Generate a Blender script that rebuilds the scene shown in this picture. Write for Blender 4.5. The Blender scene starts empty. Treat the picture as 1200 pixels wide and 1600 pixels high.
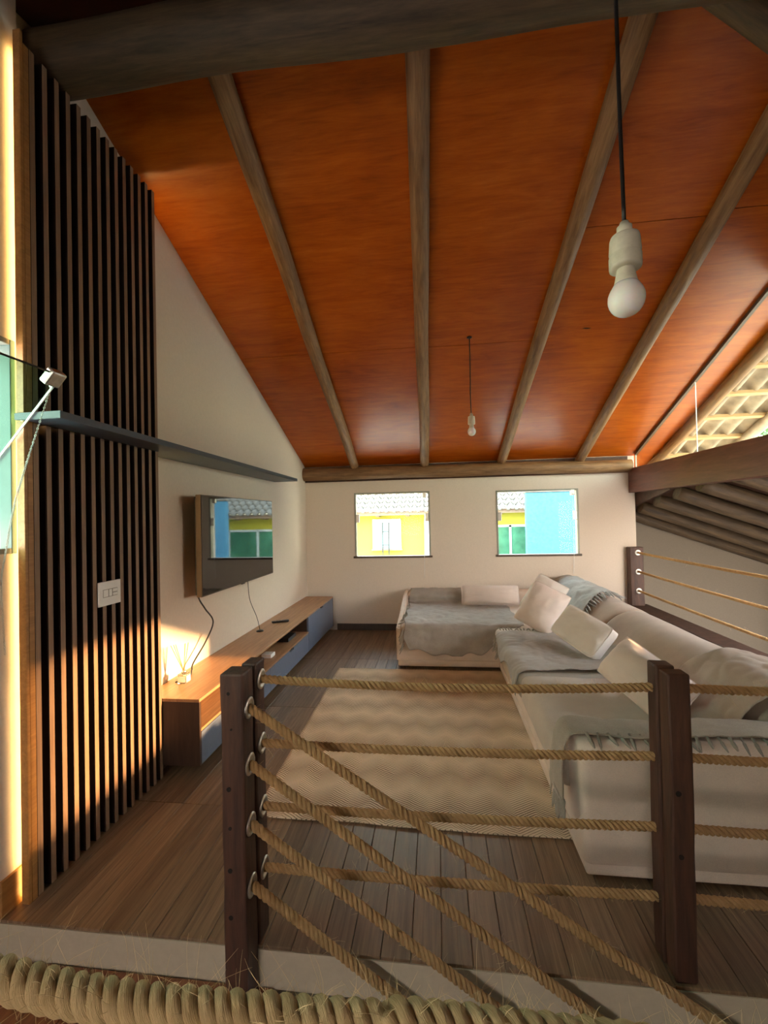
import bpy, bmesh, math, random
from mathutils import Vector, Matrix, noise
random.seed(7)
SC = bpy.context.scene
COL = SC.collection
# ------------------------------------------------------------------ camera
cd = bpy.data.cameras.new('camera'); cam = bpy.data.objects.new('camera', cd); COL.objects.link(cam)
FPX = 681.2; YAW, PITCH, ROLL = .118926, .013117, -.0221774
cd.sensor_fit = 'HORIZONTAL'; cd.sensor_width = 36; cd.lens = 36*FPX/1200; cd.clip_start = .02; cd.clip_end = 300
f0 = Vector((-math.sin(YAW), math.cos(YAW), 0)); r0 = Vector((math.cos(YAW), math.sin(YAW), 0)); u0 = Vector((0, 0, 1))
fw = f0*math.cos(PITCH)+u0*math.sin(PITCH); up = u0*math.cos(PITCH)-f0*math.sin(PITCH)
rt = r0*math.cos(ROLL)+up*math.sin(ROLL); up = up*math.cos(ROLL)-r0*math.sin(ROLL)
cam.matrix_world = Matrix(((rt.x, up.x, -fw.x, 0), (rt.y, up.y, -fw.y, 0), (rt.z, up.z, -fw.z, 1.5), (0, 0, 0, 1)))
SC.camera = cam
# ------------------------------------------------------------------ sky, sun, exposure
W = bpy.data.worlds.new('sky'); SC.world = W; W.use_nodes = True
wn = W.node_tree.nodes; wl = W.node_tree.links; bg = wn['Background']
tc = wn.new('ShaderNodeTexCoord'); sx = wn.new('ShaderNodeSeparateXYZ'); cr = wn.new('ShaderNodeValToRGB')
wl.new(tc.outputs['Generated'], sx.inputs[0]); wl.new(sx.outputs['Z'], cr.inputs[0]); wl.new(cr.outputs[0], bg.inputs[0])
cr.color_ramp.elements[0].color = (1.0, .85, .65, 1); cr.color_ramp.elements[1].color = (.62, .74, .95, 1)
cr.color_ramp.elements[1].position = .75
bg.inputs[1].default_value = 6.0
sd = bpy.data.lights.new('sun', 'SUN'); sun = bpy.data.objects.new('sun', sd); COL.objects.link(sun)
sd.energy = 5.5; sd.color = (1, .60, .27); sd.angle = math.radians(1.3)
sun.location = (20, 3, 8)
sun.rotation_euler = Vector((-1, -.06, -.200)).to_track_quat('-Z', 'Y').to_euler()
SC.view_settings.view_transform = 'Standard'; SC.view_settings.look = 'None'
SC.view_settings.gamma = 1; SC.view_settings.use_curve_mapping = False
SC.view_settings.exposure = 1.85

# ------------------------------------------------------------------ node helper
class NT:
    def __init__(s, name):
        s.m = bpy.data.materials.new(name); s.m.use_nodes = True; s.t = s.m.node_tree
        s.b = s.t.nodes['Principled BSDF']; s.out = s.t.nodes['Material Output']
    def n(s, typ, **kw):
        x = s.t.nodes.new('ShaderNode'+typ)
        for k, v in kw.items(): setattr(x, k, v)
        return x
    def l(s, a, b): s.t.links.new(a, b)
    def coord(s, scale=(1, 1, 1), src='Object', rnd=True):
        tcn = s.n('TexCoord'); mp = s.n('Mapping'); mp.inputs['Scale'].default_value = scale
        s.l(tcn.outputs[src], mp.inputs['Vector'])
        if rnd:
            oi = s.n('ObjectInfo'); mu = s.n('Math', operation='MULTIPLY'); mu.inputs[1].default_value = 37.0
            s.l(oi.outputs['Random'], mu.inputs[0]); ad = s.n('VectorMath', operation='ADD')
            s.l(mp.outputs[0], ad.inputs[0]); s.l(mu.outputs[0], ad.inputs[1]); return ad.outputs[0]
        return mp.outputs[0]
    def noise(s, vec, scale, detail=4, rough=.55, dist=0):
        x = s.n('TexNoise'); x.inputs['Scale'].default_value = scale; x.inputs['Detail'].default_value = detail
        x.inputs['Roughness'].default_value = rough; x.inputs['Distortion'].default_value = dist
        s.l(vec, x.inputs['Vector']); return x.outputs['Fac']
    def ramp(s, fac, stops):
        x = s.n('ValToRGB'); e = x.color_ramp.elements
        while len(e) < len(stops): e.new(.5)
        for i, (p, c) in enumerate(stops): e[i].position = p; e[i].color = (*c, 1) if len(c) == 3 else c
        s.l(fac, x.inputs[0]); return x.outputs[0]
    def mix(s, fac, a, b, mode='MIX'):
        x = s.n('MixRGB', blend_type=mode)
        for i, v in ((0, fac), (1, a), (2, b)):
            if hasattr(v, 'is_linked') or hasattr(v, 'links'): s.l(v, x.inputs[i])
            else: x.inputs[i].default_value = v if i == 0 else (*v, 1)
        return x.outputs[0]
    def math(s, op, a, b=0.0):
        x = s.n('Math', operation=op)
        for i, v in ((0, a), (1, b)):
            if hasattr(v, 'links'): s.l(v, x.inputs[i])
            else: x.inputs[i].default_value = v
        return x.outputs[0]
    def bump(s, h, strength=.3, dist=.01):
        x = s.n('Bump'); x.inputs['Strength'].default_value = strength; x.inputs['Distance'].default_value = dist
        s.l(h, x.inputs['Height']); s.l(x.outputs[0], s.b.inputs['Normal'])
    def fin(s, col=None, rough=None, metal=None, spec=None, coat=None):
        def put(k, v):
            if v is None: return
            if hasattr(v, 'links'): s.l(v, s.b.inputs[k])
            else: s.b.inputs[k].default_value = (*v, 1) if isinstance(v, tuple) else v
        put('Base Color', col); put('Roughness', rough); put('Metallic', metal); put('Specular IOR Level', spec); put('Coat Weight', coat)
        return s.m

def m_plain(name, col, rough=.5, metal=0, var=.08, scale=20, bump=0, spec=.5):
    t = NT(name); v = t.coord(); f = t.noise(v, scale)
    c = t.ramp(f, [(.3, tuple(x*(1-var) for x in col)), (.7, tuple(min(1, x*(1+var)) for x in col))])
    if bump: t.bump(f, bump, .004)
    return t.fin(c, rough, metal, spec)
def m_wood(name, c1, c2, stretch, scale=6, rough=.5, bump=.25, rnd_val=0, spec=.5, dist=.6):
    t = NT(name); v = t.coord(stretch); f = t.noise(v, scale, 8, .6, dist); f2 = t.noise(v, scale*4, 3, .6)
    g = t.math('ADD', t.math('MULTIPLY', f, .7), t.math('MULTIPLY', f2, .3))
    c = t.ramp(g, [(.33, c1), (.52, tuple((a+b)/2 for a, b in zip(c1, c2))), (.68, c2)])
    if rnd_val:
        oi = t.n('ObjectInfo'); hv = t.n('HueSaturation'); t.l(c, hv.inputs['Color'])
        t.l(t.math('ADD', t.math('MULTIPLY', oi.outputs['Random'], rnd_val), 1-rnd_val/2), hv.inputs['Value']); c = hv.outputs[0]
    t.bump(g, bump, .004)
    return t.fin(c, rough, 0, spec)
def m_fabric(name, col, var=.1, weave=900, bump=.25, rough=.95):
    t = NT(name); v = t.coord(rnd=False); f = t.noise(v, 7, 5); w = t.noise(v, weave*.35, 2)
    g = t.math('ADD', t.math('MULTIPLY', f, .5), t.math('MULTIPLY', w, .5))
    c = t.ramp(g, [(.3, tuple(x*(1-var*1.6) for x in col)), (.7, tuple(min(1, x*(1+var)) for x in col))])
    t.bump(w, bump, .002); t.b.inputs['Sheen Weight'].default_value = .15
    return t.fin(c, rough, 0, .15)
def m_glass(name, tint=(.86, .95, .92), refl=.004):
    t = NT(name); t.t.nodes.remove(t.b)
    tr = t.n('BsdfTransparent'); tr.inputs[0].default_value = (*tint, 1); gl = t.n('BsdfGlossy'); gl.inputs['Roughness'].default_value = .01
    lw = t.n('LayerWeight'); lw.inputs[0].default_value = .2; mx = t.n('MixShader')
    t.l(t.math('ADD', t.math('MULTIPLY', lw.outputs['Fresnel'], .10), refl*.4), mx.inputs[0])
    t.l(tr.outputs[0], mx.inputs[1]); t.l(gl.outputs[0], mx.inputs[2]); t.l(mx.outputs[0], t.out.inputs[0]); return t.m
def m_emit(name, col, s):
    t = NT(name); t.b.inputs['Emission Color'].default_value = (*col, 1); t.b.inputs['Emission Strength'].default_value = s
    return t.fin((.9, .85, .7), .5)

MT = {}
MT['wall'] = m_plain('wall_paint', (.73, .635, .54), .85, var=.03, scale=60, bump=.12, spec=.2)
MT['wall_shade'] = m_plain('wall_paint_shaded', (.21, .175, .135), .9, var=.04, scale=60, bump=.12, spec=.2)  # darker copy of the wall paint, standing in for stairwell shade
MT['riser'] = m_plain('edge_plaster', (.52, .43, .31), .85, var=.05, scale=30, bump=.1, spec=.2)
MT['log'] = m_wood('log_wood', (.125, .058, .021), (.36, .20, .088), (9, 9, .9), 3, .6, .5, .25)
MT['log_dark'] = m_wood('dark_log_wood', (.040, .024, .012), (.145, .092, .046), (9, 9, .9), 3, .65, .5, .2)
MT['deck_dark'] = m_plain('dark_boards', (.07, .03, .015), .7, var=.3)
MT['beam_red'] = m_wood('red_beam_wood', (.095, .030, .018), (.195, .066, .042), (6, .6, 6), 4, .4, .3)
MT['post'] = m_wood('post_wood', (.030, .012, .008), (.105, .042, .023), (7, 7, .7), 4, .55, .5, .2)
MT['hole'] = m_plain('hole_black', (.012, .008, .006), .9)
MT['plank'] = m_wood('floor_plank', (.13, .075, .04), (.30, .19, .105), (26, 1.0, 8), 2.2, .42, .3, .45, .45, .25)
MT['landing'] = m_wood('landing_plank', (.16, .05, .02), (.32, .12, .05), (16, .8, 8), 2.2, .4, .25, .3)
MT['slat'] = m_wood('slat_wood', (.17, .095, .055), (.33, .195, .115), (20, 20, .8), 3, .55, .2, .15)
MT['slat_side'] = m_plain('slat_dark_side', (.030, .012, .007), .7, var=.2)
MT['slat_back'] = m_plain('slat_backing', (.035, .018, .012), .7, var=.2)
MT['trim_wood'] = m_wood('trim_wood', (.30, .13, .035), (.48, .23, .065), (14, .8, 14), 3, .45, .2)
MT['cons_wood'] = m_wood('console_wood', (.30, .15, .07), (.52, .29, .14), (22, 1.1, 22), 2.5, .38, .15)
MT['cons_dark'] = m_wood('console_end_wood', (.032, .016, .010), (.062, .033, .020), (10, 10, 1.2), 3, .45, .15)
MT['cons_blue'] = m_plain('blue_grey_lacquer', (.135, .165, .235), .45, var=.06, scale=40)
MT['shelf'] = m_plain('slate_blue_lacquer', (.06, .077, .105), .42, var=.06, scale=40)
MT['black'] = m_plain('black_plastic', (.012, .011, .011), .35, var=.1)
MT['screen'] = m_plain('tv_glass', (.006, .0055, .005), .03, var=.05, spec=.9)
MT['tvside'] = m_plain('tv_rim', (.06, .033, .019), .4, var=.1)
MT['white_p'] = m_plain('white_plastic', (.85, .83, .80), .35, var=.02)
MT['grey_line'] = m_plain('grey_gap', (.30, .28, .25), .6)
MT['metal'] = m_plain('zinc_metal', (.62, .60, .55), .38, 1.0, var=.12, scale=60)
MT['alu'] = m_plain('window_aluminium', (.30, .31, .26), .45, .2, var=.05)
MT['darkframe'] = m_plain('brown_frame', (.10, .07, .05), .5, .1, var=.08)
MT['glass'] = m_glass('window_glass')
MT['glass_green'] = m_glass('green_window_glass', (.60, .78, .70))
MT['ceramic'] = m_plain('cream_ceramic', (.66, .61, .48), .45, var=.06, scale=90)
MT['bulb'] = m_plain('frosted_bulb', (.95, .91, .87), .25, var=.02)
MT['bulb'].node_tree.nodes['Principled BSDF'].inputs['Subsurface Weight'].default_value = .3
MT['sofa'] = m_fabric('sofa_cream_fabric', (.70, .57, .46))
MT['sofa_grey'] = m_fabric('seat_greige_fabric', (.53, .45, .365))
MT['sofa_back'] = m_fabric('backrest_greige_fabric', (.46, .37, .29))
MT['throw'] = m_fabric('grey_throw_cotton', (.37, .33, .285), .16, 600, .5)
MT['throw_b'] = m_fabric('grey_blue_throw_cotton', (.38, .38, .35), .16, 600, .5)
MT['throw_t'] = m_fabric('taupe_throw_cotton', (.42, .35, .27), .16, 600, .5)
MT['pillow'] = m_fabric('pillow_cream', (.74, .63, .56), .06)
MT['pillow_w'] = m_fabric('pillow_white', (.76, .70, .63), .06)
MT['fringe'] = m_fabric('fringe_cotton', (.34, .30, .24), .2)
MT['reed'] = m_plain('reed_wood', (.42, .25, .10), .7)
MT['yellow'] = m_plain('yellow_render', (.42, .36, .04), .9, var=.05, scale=3, bump=.1)
MT['blue'] = m_plain('blue_stucco', (.05, .165, .27), .95, var=.16, scale=14, bump=.1)
MT['tile'] = m_plain('clay_tile_pale', (.36, .30, .23), .85, var=.28, scale=9, bump=.3)
MT['tile_far'] = m_plain('clay_tile_far', (.15, .125, .10), .85, var=.18, scale=9, bump=.2)
MT['tile_top'] = m_plain('bounce_tile', (.80, .66, .50), .85, var=.15, scale=9)  # kept pale so the lower roof top reflects light onto the ceiling
MT['fascia'] = m_plain('brown_fascia', (.25, .16, .11), .8)
MT['teal_frame'] = m_plain('teal_frame', (.085, .15, .14), .5, var=.05)
MT['near_panel'] = m_wood('shaded_plywood', (.035, .010, .004), (.075, .022, .008), (.9, 5, 5), 2.2, .5, .05)  # dimness of the near slope is put into this darker plywood colour
MT['pale_blue'] = m_plain('pale_shutter', (.34, .46, .50), .6, var=.03)
MT['green_glass'] = m_plain('green_glass', (.05, .14, .08), .12, var=.35, scale=3)
MT['white_frame'] = m_plain('white_frame', (.45, .45, .43), .5)
MT['ground'] = m_plain('pale_yard', (.62, .55, .46), .95, var=.25, scale=2)
MT['leaf'] = m_plain('leaf_green', (.10, .20, .06), .6, var=.4, scale=3)
MT['bark'] = m_plain('bark', (.16, .11, .07), .9, var=.3)
MT['lowfloor'] = m_plain('lower_tile', (.45, .38, .30), .4, var=.06, scale=5)
MT['outer'] = m_plain('outer_render', (.75, .70, .62), .9, var=.04)
MT['batten'] = m_wood('batten_wood', (.36, .22, .10), (.55, .36, .18), (1, 12, 12), 4, .7, .2)
MT['led'] = m_emit('led_strip_light', (1, .66, .22), 16)

def make_orange(name, stain=None):
    t = NT(name); v = t.coord((.9, 5.5, 5.5)); f = t.noise(v, 2.2, 7, .6, 1.1); f2 = t.noise(t.coord((1, 1, 1)), 1.3, 3)
    f3 = t.noise(t.coord((.8, 10, 10)), 7, 5, .65, .8)
    g = t.math('ADD', t.math('ADD', t.math('MULTIPLY', f, .40), t.math('MULTIPLY', f2, .35)), t.math('MULTIPLY', f3, .25))
    c = t.ramp(g, [(.32, (.21, .032, .002)), (.45, (.39, .074, .003)), (.56, (.50, .112, .006)), (.70, (.60, .165, .018))])
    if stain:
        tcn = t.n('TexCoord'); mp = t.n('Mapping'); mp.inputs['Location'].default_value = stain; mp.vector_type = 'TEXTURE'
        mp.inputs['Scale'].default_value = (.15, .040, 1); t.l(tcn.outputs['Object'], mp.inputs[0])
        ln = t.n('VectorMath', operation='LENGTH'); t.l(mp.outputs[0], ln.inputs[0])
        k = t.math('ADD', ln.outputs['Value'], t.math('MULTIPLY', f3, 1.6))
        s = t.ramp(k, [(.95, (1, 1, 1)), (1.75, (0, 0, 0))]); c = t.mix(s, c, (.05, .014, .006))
    t.bump(f3, .06, .003)
    return t.fin(c, .30, 0, .32)
MT['orange'] = make_orange('orange_varnished_plywood')

def make_rope(name, c1, c2):
    t = NT(name); uv = t.n('TexCoord'); mp = t.n('Mapping'); mp.inputs['Scale'].default_value = (22, 26, 1)
    sk = t.n('VectorMath', operation='DOT_PRODUCT')
    t.l(uv.outputs['UV'], mp.inputs[0]); f = t.noise(mp.outputs[0], 3.0, 5, .7, .4); f2 = t.noise(t.coord(), 30, 3)
    g = t.math('ADD', t.math('MULTIPLY', f, .72), t.math('MULTIPLY', f2, .28))
    c = t.ramp(g, [(.30, c1), (.70, c2)]); t.bump(f, .9, .004); return t.fin(c, .9, 0, .15)
MT['rope'] = make_rope('sisal_rope', (.33, .18, .07), (.88, .57, .27))
MT['rope_big'] = make_rope('lit_sisal_rope', (.46, .30, .13), (1.0, .76, .44))  # lighter sisal copy; the warm foreground light is in its colour
MT['fibre'] = m_plain('sisal_fibre', (.80, .62, .34), .8, var=.2)

def make_rug():
    t = NT('zigzag_rug'); tcn = t.n('TexCoord'); sp = t.n('SeparateXYZ'); t.l(tcn.outputs['Object'], sp.inputs[0])
    wob = t.noise(t.coord(rnd=False), 5, 3); x = sp.outputs['X']; y = sp.outputs['Y']
    x = t.math('ADD', x, t.math('MULTIPLY', wob, .05))
    tri = t.math('PINGPONG', x, .105); y2 = t.math('ADD', y, t.math('MULTIPLY', tri, .62)); y2 = t.math('ADD', y2, t.math('MULTIPLY', wob, .03))
    st = t.math('PINGPONG', y2, .0078); st = t.math('DIVIDE', st, .0078)
    band = t.math('DIVIDE', t.math('PINGPONG', y2, .15), .15)       # broad dark / pale zigzag bands
    thr = t.math('ADD', t.math('MULTIPLY', band, .40), .34)
    line = t.math('SMOOTH_MIN', t.math('MULTIPLY', t.math('SUBTRACT', st, thr), 5), 1.0); 
    lc = t.n('Clamp'); t.l(line, lc.inputs[0]); fib = t.noise(t.coord(rnd=False), 160, 2); big = t.noise(t.coord(rnd=False), 4, 3)
    base = t.ramp(big, [(.3, (.76, .58, .39)), (.7, (.88, .70, .49))])
    c = t.mix(t.math('MULTIPLY', lc.outputs[0], t.math('ADD', .55, t.math('MULTIPLY', big, .5))), base, (.13, .07, .035))
    t.bump(t.math('ADD', fib, lc.outputs[0]), .35, .003); return t.fin(c, .95, 0, .1)
MT['rug'] = make_rug()

# ------------------------------------------------------------------ mesh helpers
def new_obj(name, bm, mat, parent=None, smooth=False, loc=None, mw=None):
    me = bpy.data.meshes.new(name); bm.normal_update(); bm.to_mesh(me); bm.free()
    if mat: me.materials.append(MT[mat] if isinstance(mat, str) else mat)
    if smooth: me.polygons.foreach_set('use_smooth', [True]*len(me.polygons))
    o = bpy.data.objects.new(name, me); COL.objects.link(o)
    if mw is not None: o.matrix_world = mw
    elif loc is not None: o.location = loc
    if parent: o.parent = parent
    return o
def from_data(name, vs, fs, mat, parent=None, smooth=True):
    me = bpy.data.meshes.new(name); me.from_pydata(vs, [], fs); me.update()
    me.materials.append(MT[mat]);
    if smooth: me.polygons.foreach_set('use_smooth', [True]*len(me.polygons))
    o = bpy.data.objects.new(name, me); COL.objects.link(o)
    if parent: o.parent = parent
    return o
def empty(name, loc=(0, 0, 0)):
    o = bpy.data.objects.new(name, None); o.empty_display_size = .1; COL.objects.link(o); o.location = loc; return o
def tag(o, label=None, cat=None, group=None, kind=None):
    if label: o['label'] = label
    if cat: o['category'] = cat
    if group: o['group'] = group
    if kind: o['kind'] = kind
    return o
def keep(child, parent):                       # parent without moving a world-built part
    child.parent = parent; child.matrix_parent_inverse = Matrix.Translation(parent.location).inverted(); return child
def box_bm(x0, x1, y0, y1, z0, z1, bev=0, seg=1, bm=None):
    b = bmesh.new()
    bmesh.ops.create_cube(b, size=1, matrix=Matrix.Translation(((x0+x1)/2, (y0+y1)/2, (z0+z1)/2)) @ Matrix.Diagonal((x1-x0, y1-y0, z1-z0, 1)))
    if bev: bmesh.ops.bevel(b, geom=list(b.edges), offset=bev, segments=seg, profile=.5, affect='EDGES')
    if bm is None: return b
    me = bpy.data.meshes.new('t'); b.to_mesh(me); b.free(); bm.from_mesh(me); bpy.data.meshes.remove(me); return bm
def box(name, x0, x1, y0, y1, z0, z1, mat, parent=None, bev=0, seg=1, smooth=False):
    cx, cy, cz = (x0+x1)/2, (y0+y1)/2, (z0+z1)/2
    o = new_obj(name, box_bm(x0-cx, x1-cx, y0-cy, y1-cy, z0-cz, z1-cz, bev, seg), mat, None, smooth, (cx, cy, cz))
    if parent: keep(o, parent)
    return o
def lathe_bm(prof, n=24, axis='Z', bm=None):
    b = bm or bmesh.new(); rings = []
    for (r, z) in prof:
        ring = []
        for i in range(n):
            a = 2*math.pi*i/n; p = (r*math.cos(a), r*math.sin(a), z)
            if axis == 'X': p = (p[2], p[0], p[1])
            if axis == 'Y': p = (p[1], p[2], p[0])
            ring.append(b.verts.new(p))
        rings.append(ring)
    for a, c in zip(rings, rings[1:]):
        for i in range(n): b.faces.new((a[i], a[(i+1) % n], c[(i+1) % n], c[i]))
    b.faces.new(rings[0][::-1]); b.faces.new(rings[-1]); return b
def frames(pts):
    P = [Vector(p) for p in pts]; T = []
    for i in range(len(P)):
        t = (P[min(i+1, len(P)-1)]-P[max(i-1, 0)]); T.append(t.normalized())
    a = Vector((0, 0, 1)) if abs(T[0].z) < .9 else Vector((1, 0, 0)); u = (a-T[0]*a.dot(T[0])).normalized(); out = []
    for t in T:
        u = (u-t*u.dot(t)).normalized(); out.append((u, t.cross(u)))
    return P, T, out
def tube_data(pts, r, n=8, vs=None, fs=None):
    vs = [] if vs is None else vs; fs = [] if fs is None else fs
    P, T, F = frames(pts); base = len(vs)
    for i, p in enumerate(P):
        rr = r[i] if isinstance(r, (list, tuple)) else r; u, w = F[i]
        for k in range(n):
            a = 2*math.pi*k/n; vs.append(tuple(p+u*(rr*math.cos(a))+w*(rr*math.sin(a))))
    for i in range(len(P)-1):
        for k in range(n):
            a = base+i*n+k; b = base+i*n+(k+1) % n; fs.append((a, b, b+n, a+n))
    fs.append(tuple(base+k for k in range(n))[::-1]); fs.append(tuple(base+(len(P)-1)*n+k for k in range(n)))
    return vs, fs
def tube(name, pts, r, mat, parent=None, n=8):
    o0 = Vector(pts[0]); vs, fs = tube_data([Vector(p)-o0 for p in pts], r, n); o = from_data(name, vs, fs, mat); o.location = o0
    if parent: keep(o, parent)
    return o
def smooth_path(pts, n):
    P = [Vector(p) for p in pts]; P = [P[0]*2-P[1]]+P+[P[-1]*2-P[-2]]; out = []
    for i in range(1, len(P)-2):
        for k in range(n):
            t = k/n; a, b, c, d = P[i-1:i+3]
            out.append(.5*((2*b)+(c-a)*t+(2*a-5*b+4*c-d)*t*t+(3*b-a-3*c+d)*t**3))
    out.append(P[-2]); return out
def prism(name, poly, axis, a0, a1, mat, parent=None, bev=0):
    """poly: 2-D points in the two other axes (cyclic order x,y,z), extruded along axis a0..a1"""
    b = bmesh.new(); idx = {'X': (1, 2, 0), 'Y': (0, 2, 1), 'Z': (0, 1, 2)}[axis]; cols = []
    c0 = [sum(p[0] for p in poly)/len(poly), sum(p[1] for p in poly)/len(poly), (a0+a1)/2]
    cen = [0, 0, 0]
    for i, v in zip(idx, c0): cen[i] = v
    for a in (a0, a1):
        col = []
        for p in poly:
            q = [0, 0, 0]; q[idx[0]], q[idx[1]], q[idx[2]] = p[0]-c0[0], p[1]-c0[1], a-c0[2]; col.append(b.verts.new(q))
        cols.append(col)
    n = len(poly); b.faces.new(cols[0]); b.faces.new(cols[1][::-1])
    for i in range(n): b.faces.new((cols[0][i], cols[1][i], cols[1][(i+1) % n], cols[0][(i+1) % n]))
    bmesh.ops.recalc_face_normals(b, faces=list(b.faces))
    if bev: bmesh.ops.bevel(b, geom=list(b.edges), offset=bev, segments=2, affect='EDGES')
    o = new_obj(name, b, mat, None, False, cen)
    if parent: keep(o, parent)
    return o
def log(name, a, b, r0, r1, mat, parent=None, seed=0, wob=.012, n=20, seg=36):
    a, b = Vector(a), Vector(b); L = (b-a).length; vs, fs = [], []
    for i in range(seg+1):
        t = i/seg; z = t*L; r = r0+(r1-r0)*t; ox = wob*noise.noise((z*.9, seed*3.1, 0)); oy = wob*noise.noise((z*.9, seed*3.1, 5))
        for k in range(n):
            an = 2*math.pi*k/n; rr = r*(1+.045*noise.noise((math.cos(an)*1.5+seed, math.sin(an)*1.5, z*1.3))+.03*noise.noise((math.cos(an)*4, math.sin(an)*4+seed, z*2.5)))
            vs.append((ox+rr*math.cos(an), oy+rr*math.sin(an), z))
    for i in range(seg):
        for k in range(n):
            p = i*n+k; q = i*n+(k+1) % n; fs.append((p, q, q+n, p+n))
    c0 = len(vs); vs.append((0, 0, 0)); vs.append((0, 0, L))
    for k in range(n): fs.append((c0, (k+1) % n, k)); fs.append((c0+1, seg*n+k, seg*n+(k+1) % n))
    o = from_data(name, vs, fs, mat); m = (b-a).to_track_quat('Z', 'X').to_matrix().to_4x4(); m.translation = a; o.matrix_world = m
    for p in o.data.polygons: 
        if len(p.vertices) == 3: p.use_smooth = False
    if parent: o.parent = parent; o.matrix_parent_inverse = Matrix.Translation(parent.location).inverted()
    return o

# ------------------------------------------------------------------ dimensions
D = 5.8; XL = -1.77; XN = -1.69; XR = 2.48; SLP = .405; Z0 = 2.212; YR = 1.90; NSL = .22
ZR = Z0+SLP*(D-YR)
def rz(y): return Z0+SLP*(D-y)
def nz(y): return ZR-NSL*(YR-y)
# ================================================================== SETTING
# floor: slab + planks
fl = box('floor', XL, 2.6, 1.49, D+.2, -.145, -.012, 'riser'); tag(fl, kind='structure')
pw = .1045; rows = [(1.492, 2.2), (2.2, 3.4), (3.4, 4.6), (4.6, 5.8)]
pmesh = {}
nx = int(4.27/pw)
for ri, (y0, y1) in enumerate(rows):
    for i in range(nx):
        x0 = -1.688+i*pw; key = ri
        if key not in pmesh:
            b = box_bm(-pw/2+.0012, pw/2-.0012, -(y1-y0)/2+.0012, (y1-y0)/2-.0012, -.006, .006, .0014, 1)
            me = bpy.data.meshes.new('plank'); b.to_mesh(me); b.free(); me.materials.append(MT['plank']); pmesh[key] = me
        o = bpy.data.objects.new('plank', pmesh[key]); COL.objects.link(o); o.location = (x0+pw/2, (y0+y1)/2, -.006+.0006*random.random()-.0003)
        keep(o, fl)
# landing at the stair head, stairs
ln = box('landing_floor', XN, -.60, -1.6, 1.485, -.30, -.160, 'deck_dark'); tag(ln, kind='structure')
for i in range(8):
    x0 = XN+i*.1355; keep(box('plank', x0+.002, x0+.1335, -1.6, 1.40, -.160, -.145, 'landing', None, .002), ln)
keep(box('edge_board', XN, -.60, 1.403, 1.485, -.158, -.135, 'landing', None, .003), ln)
st = empty('staircase', (0, 1.0, -1.5)); tag(st, 'dark wooden staircase descending right below the loft edge', 'staircase')
for i in range(11):
    x0 = -.60+i*.27; z = -.145-(i+1)*.18
    keep(box('tread', x0-.02, x0+.28, .40, 1.44, z-.04, z, 'deck_dark', None, .004), st)
for y in (.42, 1.40):
    prism('stringer', [(-.60, -.20), (2.38, -2.19), (2.38, -2.45), (-.60, -.46)], 'Y', y-.02, y+.02, 'deck_dark', st)
lf = box('floor_lower', -2.0, 6.0, -3, 7, -2.95, -2.80, 'lowfloor'); tag(lf, kind='structure')
# left wall: far part behind the slats, near part with the pivot window
def wall_with_holes(name, axis, a0, a1, lo, hi, top, holes, mat, bottom=-.145):
    """wall box along 'lo..hi', thickness a0..a1, top(y) callable; holes (l0,l1,z0,z1)"""
    w = empty(name, (0, 0, 0)); tag(w, kind='structure')
    cuts = sorted({lo, hi, *[h[0] for h in holes], *[h[1] for h in holes]})
    ax = 'X' if axis == 'X' else 'Y'
    for c0, c1 in zip(cuts, cuts[1:]):
        hs = [h for h in holes if h[0] <= c0+1e-6 and h[1] >= c1-1e-6]
        spans = [(bottom, None)] if not hs else [(bottom, hs[0][2]), (hs[0][3], None)]
        for (z0, z1) in spans:
            t0, t1 = (top(c0), top(c1)) if z1 is None else (z1, z1)
            prism('wall_panel', [(c0, z0), (c1, z0), (c1, t1), (c0, t0)], ax, a0, a1, mat, w)
    return w
wl1 = prism('wall_left', [(1.60, -.145), (D, -.145), (D, rz(D)+.02), (YR, ZR+.02), (1.60, nz(1.6)+.02)], 'X', XL-.15, XL, 'wall'); tag(wl1, kind='structure')
WLY0, WLY1, WLZ0, WLZ1 = .74, 1.575, 1.39, 2.25
wl2 = wall_with_holes('wall_left_stair', 'X', XN-.23, XN, -2.6, 1.60, lambda y: nz(y)+.02, [(WLY0, WLY1, WLZ0, WLZ1)], 'wall', -2.8)
# back wall with two windows
W1 = (-1.095, -.08, .975, 1.84); W2 = (.775, 1.80, .975, 1.82)
wb = wall_with_holes('wall_back', 'Y', D, D+.15, XL-.15, XR, lambda x: 2.21, [W1, W2], 'wall')
# recessed wall over the stairwell, its return
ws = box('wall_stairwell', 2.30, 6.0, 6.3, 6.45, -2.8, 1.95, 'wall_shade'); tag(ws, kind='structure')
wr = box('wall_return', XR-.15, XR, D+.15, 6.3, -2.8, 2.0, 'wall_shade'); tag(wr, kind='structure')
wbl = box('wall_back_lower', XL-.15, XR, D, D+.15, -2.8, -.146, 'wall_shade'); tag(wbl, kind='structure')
wo = box('wall_outer', 5.0, 5.15, -3, 4.25, -2.8, 1.52, 'wall_shade'); tag(wo, kind='structure')  # unseen; height set so it keeps the low sun off the sofa
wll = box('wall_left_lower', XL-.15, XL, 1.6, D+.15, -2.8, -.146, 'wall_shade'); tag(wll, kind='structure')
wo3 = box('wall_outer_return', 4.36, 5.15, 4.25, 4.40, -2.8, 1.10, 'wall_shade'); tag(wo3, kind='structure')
wo2 = prism('wall_outer_far', [(4.25, -2.8), (6.3, -2.8), (6.3, .86), (4.25, 1.16)], 'X', 4.36, 4.50, 'wall_shade'); tag(wo2, kind='structure')  # unseen, raised to the eave to dim the stairwell
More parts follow.
